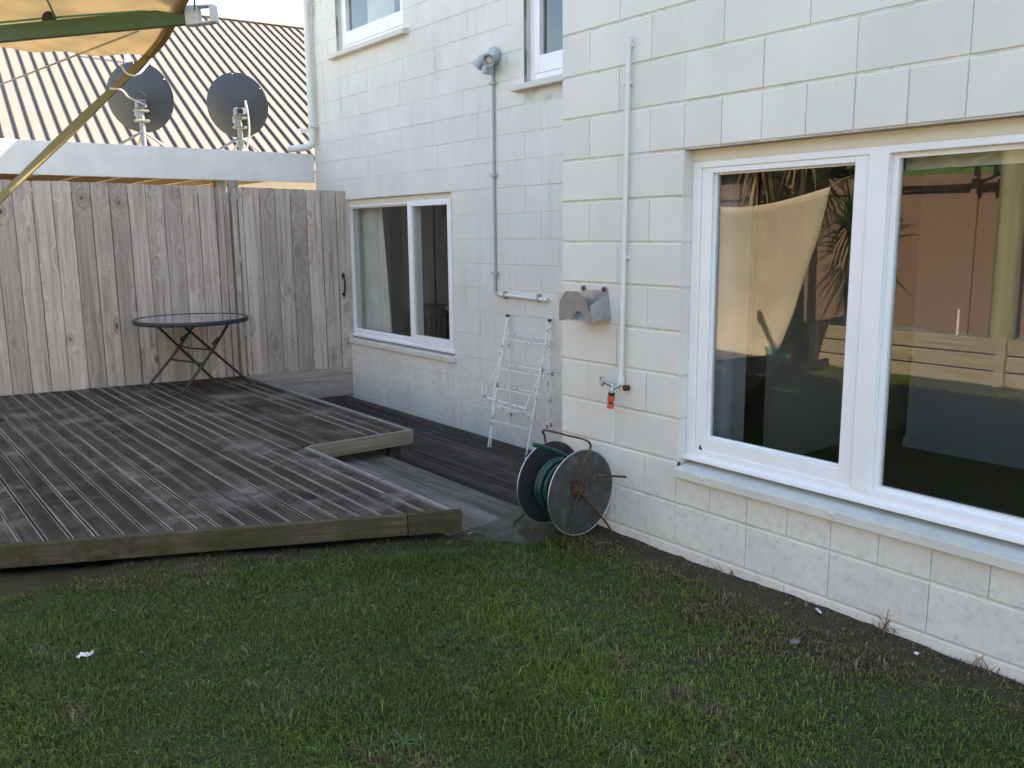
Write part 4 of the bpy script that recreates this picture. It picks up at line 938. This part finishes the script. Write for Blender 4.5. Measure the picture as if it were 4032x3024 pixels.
cordyline((-5.95, 3.35, -.1), 2.55, 'cabbage tree with dead hanging leaves behind the tan sheet, reflected in the left pane', 3)
cordyline((-6.15, 2.15, .25), 1.25, 'small dark spiky cabbage tree in the end of the planter, reflected in the left pane', 5)
cordyline((-6.0, 2.75, -.1), 2.75, 'taller cabbage tree beside the brown fence, reflected above the tan sheet', 8)
def tree(loc, h, rad, label, seed, nleaf=9000, col=(.05,.10,.022)):
    rr = np.random.default_rng(seed); root = empty('tree', loc, label, 'tree', 'trees beyond the brown fence'); q = random.Random(seed)
    b = MB(); b.tube([(0,0,-.2),(.1,.05,h*.35),(.05,.1,h*.6)], [.18,.13,.07], 8)
    cent = []
    for k in range(26):
        a = q.uniform(0, 6.28); rr_ = rad*q.uniform(.2, .85); c = Vector((math.cos(a)*rr_, math.sin(a)*rr_, h*q.uniform(.40, .98))); cent.append((c, q.uniform(.35,.75)*rad*.55))
        if k < 10: b.tube([(.08,.05,h*q.uniform(.25,.5)), c*.6+Vector((0,0,h*.15)), c], [.06,.035,.012], 5)
    b.build('trunk', 'bark', root, smooth=True)
    N = nleaf; ci = rr.integers(0, len(cent), N); C = np.array([c[0] for c in cent])[ci]; rd = np.array([c[1] for c in cent])[ci]
    dv = rr.normal(size=(N,3)); dv /= np.linalg.norm(dv, axis=1)[:,None]; P = C+dv*(rd*rr.uniform(.35,1.05,N)**.6)[:,None]
    t1 = rr.normal(size=(N,3)); t1 /= np.linalg.norm(t1, axis=1)[:,None]; t2 = np.cross(t1, rr.normal(size=(N,3))); t2 /= np.linalg.norm(t2, axis=1)[:,None]
    L = rr.uniform(.06,.13,N)[:,None]; Wd = L*.42
    v = np.stack([P-t1*L, P+t2*Wd, P+t1*L, P-t2*Wd], 1).reshape(-1,3); b = MB(); b.v = [tuple(x) for x in v]; b.f = [(4*i,4*i+1,4*i+2,4*i+3) for i in range(N)]
    cc = np.array(col)*rr.uniform(.6,1.5,(N,1))*rr.uniform(.85,1.15,(N,3)); colmesh(b, np.repeat(cc, 4, 0), 'crown', root)
tree((-9.2, 3.4, -.1), 4.6, 1.9, 'broad green tree over the brown fence, reflected in the panes', 1)
tree((-10.5, 8.5, -.1), 5.2, 2.2, 'tall loose tree reflected in the upstairs panes', 2, 9000, (.07,.11,.03))
tree((-10, -2.0, -.1), 4.4, 1.9, 'dark green tree reflected in the right pane above the fence', 4)
tree((-7.9, 4.9, -.1), 3.6, 1.5, 'dense hedge tree close behind the brown fence, reflected at the top of the left pane', 6, 9000, (.035,.07,.018))
tree((-7.9, 2.2, -.1), 3.5, 1.5, 'second dense hedge tree behind the brown fence, reflected beside the mullion', 7, 9000, (.04,.075,.02))
tree((-7.9, -.2, -.1), 3.6, 1.5, 'dense hedge tree behind the timber pole, reflected above the fence', 9, 9000, (.035,.07,.02))
# clear tub on the deck
tub = empty('plastic_tub', (-4.75, 2.15, ZU), 'clear plastic tub of teal pegs on the deck, reflected in the left pane', 'tub')
MB().lathe([(.11,.0),(.112,.004),(.14,.13),(.15,.135),(.15,.14),(.136,.136),(.108,.006)], 28, None, cap=False).build('bowl', 'clear_plastic', tub, smooth=True)
b = MB(); q = random.Random(4)
for k in range(40):
    c = Vector((q.uniform(-.08,.08), q.uniform(-.08,.08), q.uniform(.015,.07))); d = Vector((q.uniform(-1,1), q.uniform(-1,1), q.uniform(-.3,.3))).normalized(); b.bar(c-d*.03, c+d*.03, .01, .012, (.1,.2,1))
o = b.build('pegs', 'teal_plastic', tub); o['kind'] = 'stuff'

# ------------------------------------------------------------ lawn
def vnoise(x, y, seed):
    r_ = np.random.default_rng(seed); G = r_.random((64, 64))
    xi, yi = np.floor(x).astype(int), np.floor(y).astype(int); fx, fy = x-xi, y-yi; fx = fx*fx*(3-2*fx); fy = fy*fy*(3-2*fy)
    g_ = lambda a, b: G[a % 64, b % 64]
    return (g_(xi,yi)*(1-fx)+g_(xi+1,yi)*fx)*(1-fy)+(g_(xi,yi+1)*(1-fx)+g_(xi+1,yi+1)*fx)*fy
def lawn(N, x0, x1, y0, y1, hmul, wmul, seed):
    r_ = np.random.default_rng(seed); x = r_.uniform(x0, x1, N); y = r_.uniform(y0, y1, N)
    fy = front_y(x); n1 = vnoise(x*3.1+5, y*3.1+9, 1); n2 = vnoise(x*8+3, y*8+1, 2); n3 = vnoise(x*1.3, y*1.3, 3); n4 = vnoise(x*22, y*22, 5)
    dw = -x; dd = np.where(x < -.62, fy-y, 9.0)                    # distance to the wall and to the deck front
    pad = (x > -.62) & (y > -.48+(-.03-x)*.9)
    edge_w = .20+.13*n1+.05*n2; edge_d = .07+.13*n1+.06*n2
    edge_w = edge_w*.52*np.clip((.15-y)/.8+.15, .25, 1.15)
    dens = np.clip(.42+.55*n1+.35*n2+.25*n4-.25*(n3 > .66), .05, 1)
    bare = (dw < edge_w) | (dd < edge_d)
    dens = np.where(bare, .10+.30*(n4 > .5)*n2, dens); dens = np.where(dd < .0, 0, dens)
    tuft_w = (dw < .035+.02*n2) & (dw > .004); dens = np.where(tuft_w, .5*n2, dens); dens = np.where(pad, .03*(n2 > .5), dens); dens = np.where((x > -.66) & (y > .08), 0, dens)
    keep = r_.random(N) < dens; keep &= (x < -.003)
    x, y, n1, n2, n3, n4, dw, dd, edge_w = [a[keep] for a in (x, y, n1, n2, n3, n4, dw, dd, edge_w)]; N = len(x)
    z = ground_z(x, y)-.002
    dry = (n2*.55+n3*.3+r_.random(N)*.45+np.clip(.25-(dw-edge_w), 0, .25)*1.1+np.clip(.3-dd, 0, .3)*.8) > .86
    dry |= (dw < edge_w) & (r_.random(N) < .55)
    h = hmul*r_.gamma(4, .0056, N)*(.45+.8*n1*n1+.25*n2); h = np.clip(h, .006, .07); h = np.where(dw < edge_w, h*.6, h); w = wmul*r_.uniform(.0015, .0034, N)
    a = r_.uniform(0, 2*np.pi, N); ca, sa = np.cos(a), np.sin(a); lean = r_.uniform(.25, 1.35, N)
    b0 = np.c_[x, y, z]; side = np.c_[-sa, ca, np.zeros(N)]*(w/2)[:,None]
    hor = np.c_[ca, sa, np.zeros(N)]
    m_ = b0+hor*(h*.28*lean)[:,None]+np.c_[np.zeros((N,2)), h*.58]
    tp_ = b0+hor*(h*.95*lean)[:,None]+np.c_[np.zeros((N,2)), h*np.clip(1.05-.45*lean, .25, 1)]
    Vv = np.stack([b0-side, b0+side, m_+side*.8, m_-side*.8, tp_], 1).reshape(-1, 3)
    i5 = np.arange(N)*5
    loops = np.stack([i5, i5+1, i5+2, i5+3, i5+3, i5+2, i5+4], 1).ravel()
    me = bpy.data.meshes.new('grass'); me.vertices.add(N*5); me.vertices.foreach_set('co', Vv.ravel().astype(np.float32))
    me.loops.add(len(loops)); me.loops.foreach_set('vertex_index', loops.astype(np.int32)); me.polygons.add(2*N)
    ls = np.stack([np.arange(N)*7, np.arange(N)*7+4], 1).ravel(); me.polygons.foreach_set('loop_start', ls.astype(np.int32)); me.update(calc_edges=True); me.validate()
    green = np.array([.088,.148,.019])*(.6+.8*n3)[:,None]*r_.gamma(5, .22, (N,1))*r_.uniform(.9,1.1,(N,3)); green[:,0] *= .8+.6*r_.random(N)
    straw = np.array([.34,.27,.14])*r_.uniform(.45,1.25,(N,1)); dead = np.array([.085,.055,.028])*r_.uniform(.6,1.4,(N,1))
    c = np.where(dry[:,None], np.where((r_.random(N) < .5)[:,None], straw, dead), green)
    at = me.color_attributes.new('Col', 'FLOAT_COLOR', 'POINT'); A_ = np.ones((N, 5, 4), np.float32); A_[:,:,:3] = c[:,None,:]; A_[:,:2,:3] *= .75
    at.data.foreach_set('color', A_.ravel()); me.materials.append(M['leaf']); return me
o = link(bpy.data.objects.new('grass', lawn(560000, -3.1, 0, -2.9, .75, 1.0, 1.0, 11))); tag(o, 'short patchy lawn with dry straw tufts and bare soil along the wall', 'grass', kind='stuff')
o = link(bpy.data.objects.new('grass', lawn(60000, -6.2, -3.1, -3.2, 2.2, 1.3, 1.8, 12))); tag(o, 'rough lawn on the far side of the yard towards the planter', 'grass', kind='stuff')
# clover and small broad leaves
def clover(N):
    r_ = np.random.default_rng(21); b, cols = MB(), []
    cx = r_.uniform(-3, -.25, 60); cy = r_.uniform(-2.7, .6, 60)
    for k in range(N):
        if r_.random() < .75: j = r_.integers(60); x, y = cx[j]+r_.normal(0, .11), cy[j]+r_.normal(0, .11)
        else: x, y = r_.uniform(-3, -.2), r_.uniform(-2.8, .7)
        if x > -.24 or y > front_y(x)-.06 or (x > -.62 and y > -.5): continue
        z = float(ground_z(x, y))+r_.uniform(.010, .026); s_ = r_.uniform(.0035, .0065); a0 = r_.uniform(0, 6.28); tl_ = r_.normal(0, .35, 2)
        c = np.array([.075, .135, .026])*r_.uniform(.7, 1.5)
        for q in range(3):
            a = a0+q*2.094; k0 = len(b.v)
            for (rad, da) in ((0, 0), (.9, -.55), (1.5, -.3), (1.5, .3), (.9, .55)):
                dx, dy = rad*s_*math.cos(a+da), rad*s_*math.sin(a+da); b.v.append((x+dx, y+dy, z+dx*tl_[0]+dy*tl_[1])); cols.append(c)
            b.f.append((k0, k0+1, k0+2, k0+3, k0+4))
    return colmesh(b, cols, 'clover')
tag(clover(2300), 'low clover leaves scattered through the lawn', 'clover', kind='stuff')
def weed(x, y, n, L, label, w=.022, col=(.055,.12,.04)):
    r_ = random.Random(int(x*1000+y*77)); b, c = MB(), []; z = float(ground_z(x, y))
    for k in range(n):
        a = 6.28*k/n+r_.uniform(-.3,.3); e = r_.uniform(.12,.55); q = r_.uniform(.75, 1.25)
        leafblade(b, c, (0,0,.006), (math.cos(a), math.sin(a), e), L*r_.uniform(.6,1.1), w, .5, tuple(v*q for v in col), 5)
    o = colmesh(b, c, 'broadleaf_weed'); o.location = (x, y, z); tag(o, label, 'weed')
weed(-1.42,-1.12, 13, .07, 'flat rosette weed with strap leaves in the middle of the lawn', .013, (.065,.115,.03))
weed(-1.75,-1.25, 14, .08, 'dark rosette weed near the bottom edge of the lawn', .014, (.05,.095,.03))
weed(-1.08,-1.06, 12, .07, 'loose rosette weed right of the lawn centre', .013, (.055,.11,.035))
weed(-1.99,-.62, 9, .06, 'pale small weed rosette left of the lawn centre', .012, (.09,.14,.045))
weed(-.95,-1.75, 12, .07, 'dark rosette weed in the lower right lawn', .013, (.05,.09,.03))
weed(-.38,-.40, 14, .075, 'bright grass tuft at the edge of the concrete pad', .005, (.07,.16,.03))
weed(-.58,-.18, 12, .06, 'small grass tuft in front of the step corner', .005, (.075,.15,.035))
weed(-.70,.06, 7, .035, 'tiny bright seedling under the deck corner', .016, (.08,.19,.03))
def dry_weed(x, y, n, h, label):
    r_ = random.Random(int(x*999+y*55)); b, c = MB(), []
    for k in range(n):
        a = r_.uniform(0, 6.28); q = r_.uniform(.6, 1.3); leafblade(b, c, (r_.uniform(-.02,.02), r_.uniform(-.04,.04), 0), (math.cos(a)*.5, math.sin(a)*.5, 1.2), h*r_.uniform(.5,1.1), .006, r_.uniform(.6,2.2), (.20*q,.10*q,.06*q), 6)
    o = colmesh(b, c, 'dry_weed'); o.location = (x, y, float(ground_z(x, y))); tag(o, label, 'weed')
dry_weed(-.035, -1.87, 16, .15, 'dried reddish weed standing against the foot of the wall under the large pane')
dry_weed(-.03, -2.22, 12, .08, 'low dried weed at the foot of the wall by the right edge')
dry_weed(-.03, -1.12, 8, .07, 'small dried stalk at the foot of the wall below the sash')
# litter and stones
def bit(name, x, y, poly, mat, label, cat, rz=0, h=.004):
    o = MB().prism([(px, py, 0) for px, py in poly], (0,0,h)).build(name, mat); o.location = (x, y, float(ground_z(x, y))+.012); o.rotation_euler = (.15, .1, rz); tag(o, label, cat)
q = random.Random(9); b = MB()
for j in range(5):
    for i in range(8): b.v.append((-.045+.0125*i+q.uniform(-.004,.004), (-.016+.008*j)*(1-.5*abs(i-3)/5)+.006*math.sin(i), .008+q.uniform(-.007,.012)))
b.f = [(j*8+i, j*8+i+1, j*8+i+9, j*8+i+8) for j in range(4) for i in range(7)]
o = b.build('paper_scrap', 'white_bit'); m_ = o.modifiers.new('s', 'SOLIDIFY'); m_.thickness = .0015; o.location = (-2.40, -.06, float(ground_z(-2.40, -.06))+.012); o.scale = (.72,.72,.72); o.rotation_euler = (.1,.15,.4); tag(o, 'crumpled white paper scrap on the left of the lawn', 'paper scrap')
bit('plastic_scrap', -.07, -1.61, [(-.025,-.004),(.025,-.005),(.025,.005),(-.025,.004)], 'white_bit', 'small white strip of plastic on the bare soil by the wall', 'scrap', .9)
bit('pebble', -.10, -2.02, [(-.008,-.006),(.008,-.006),(.009,.006),(-.006,.007)], 'white_bit', 'tiny white chip on the soil near the right edge', 'pebble')
o = MB().lathe([(.002,.0),(.016,.003),(.021,.012),(.012,.02),(.002,.022)], 9).build('stone', 'stone_grey', smooth=True); o.location = (-.30,-1.66,float(ground_z(-.30,-1.66))+.004); o.scale = (1.2,.9,.8); tag(o, 'small round grey stone lying in the grass right of centre', 'stone')
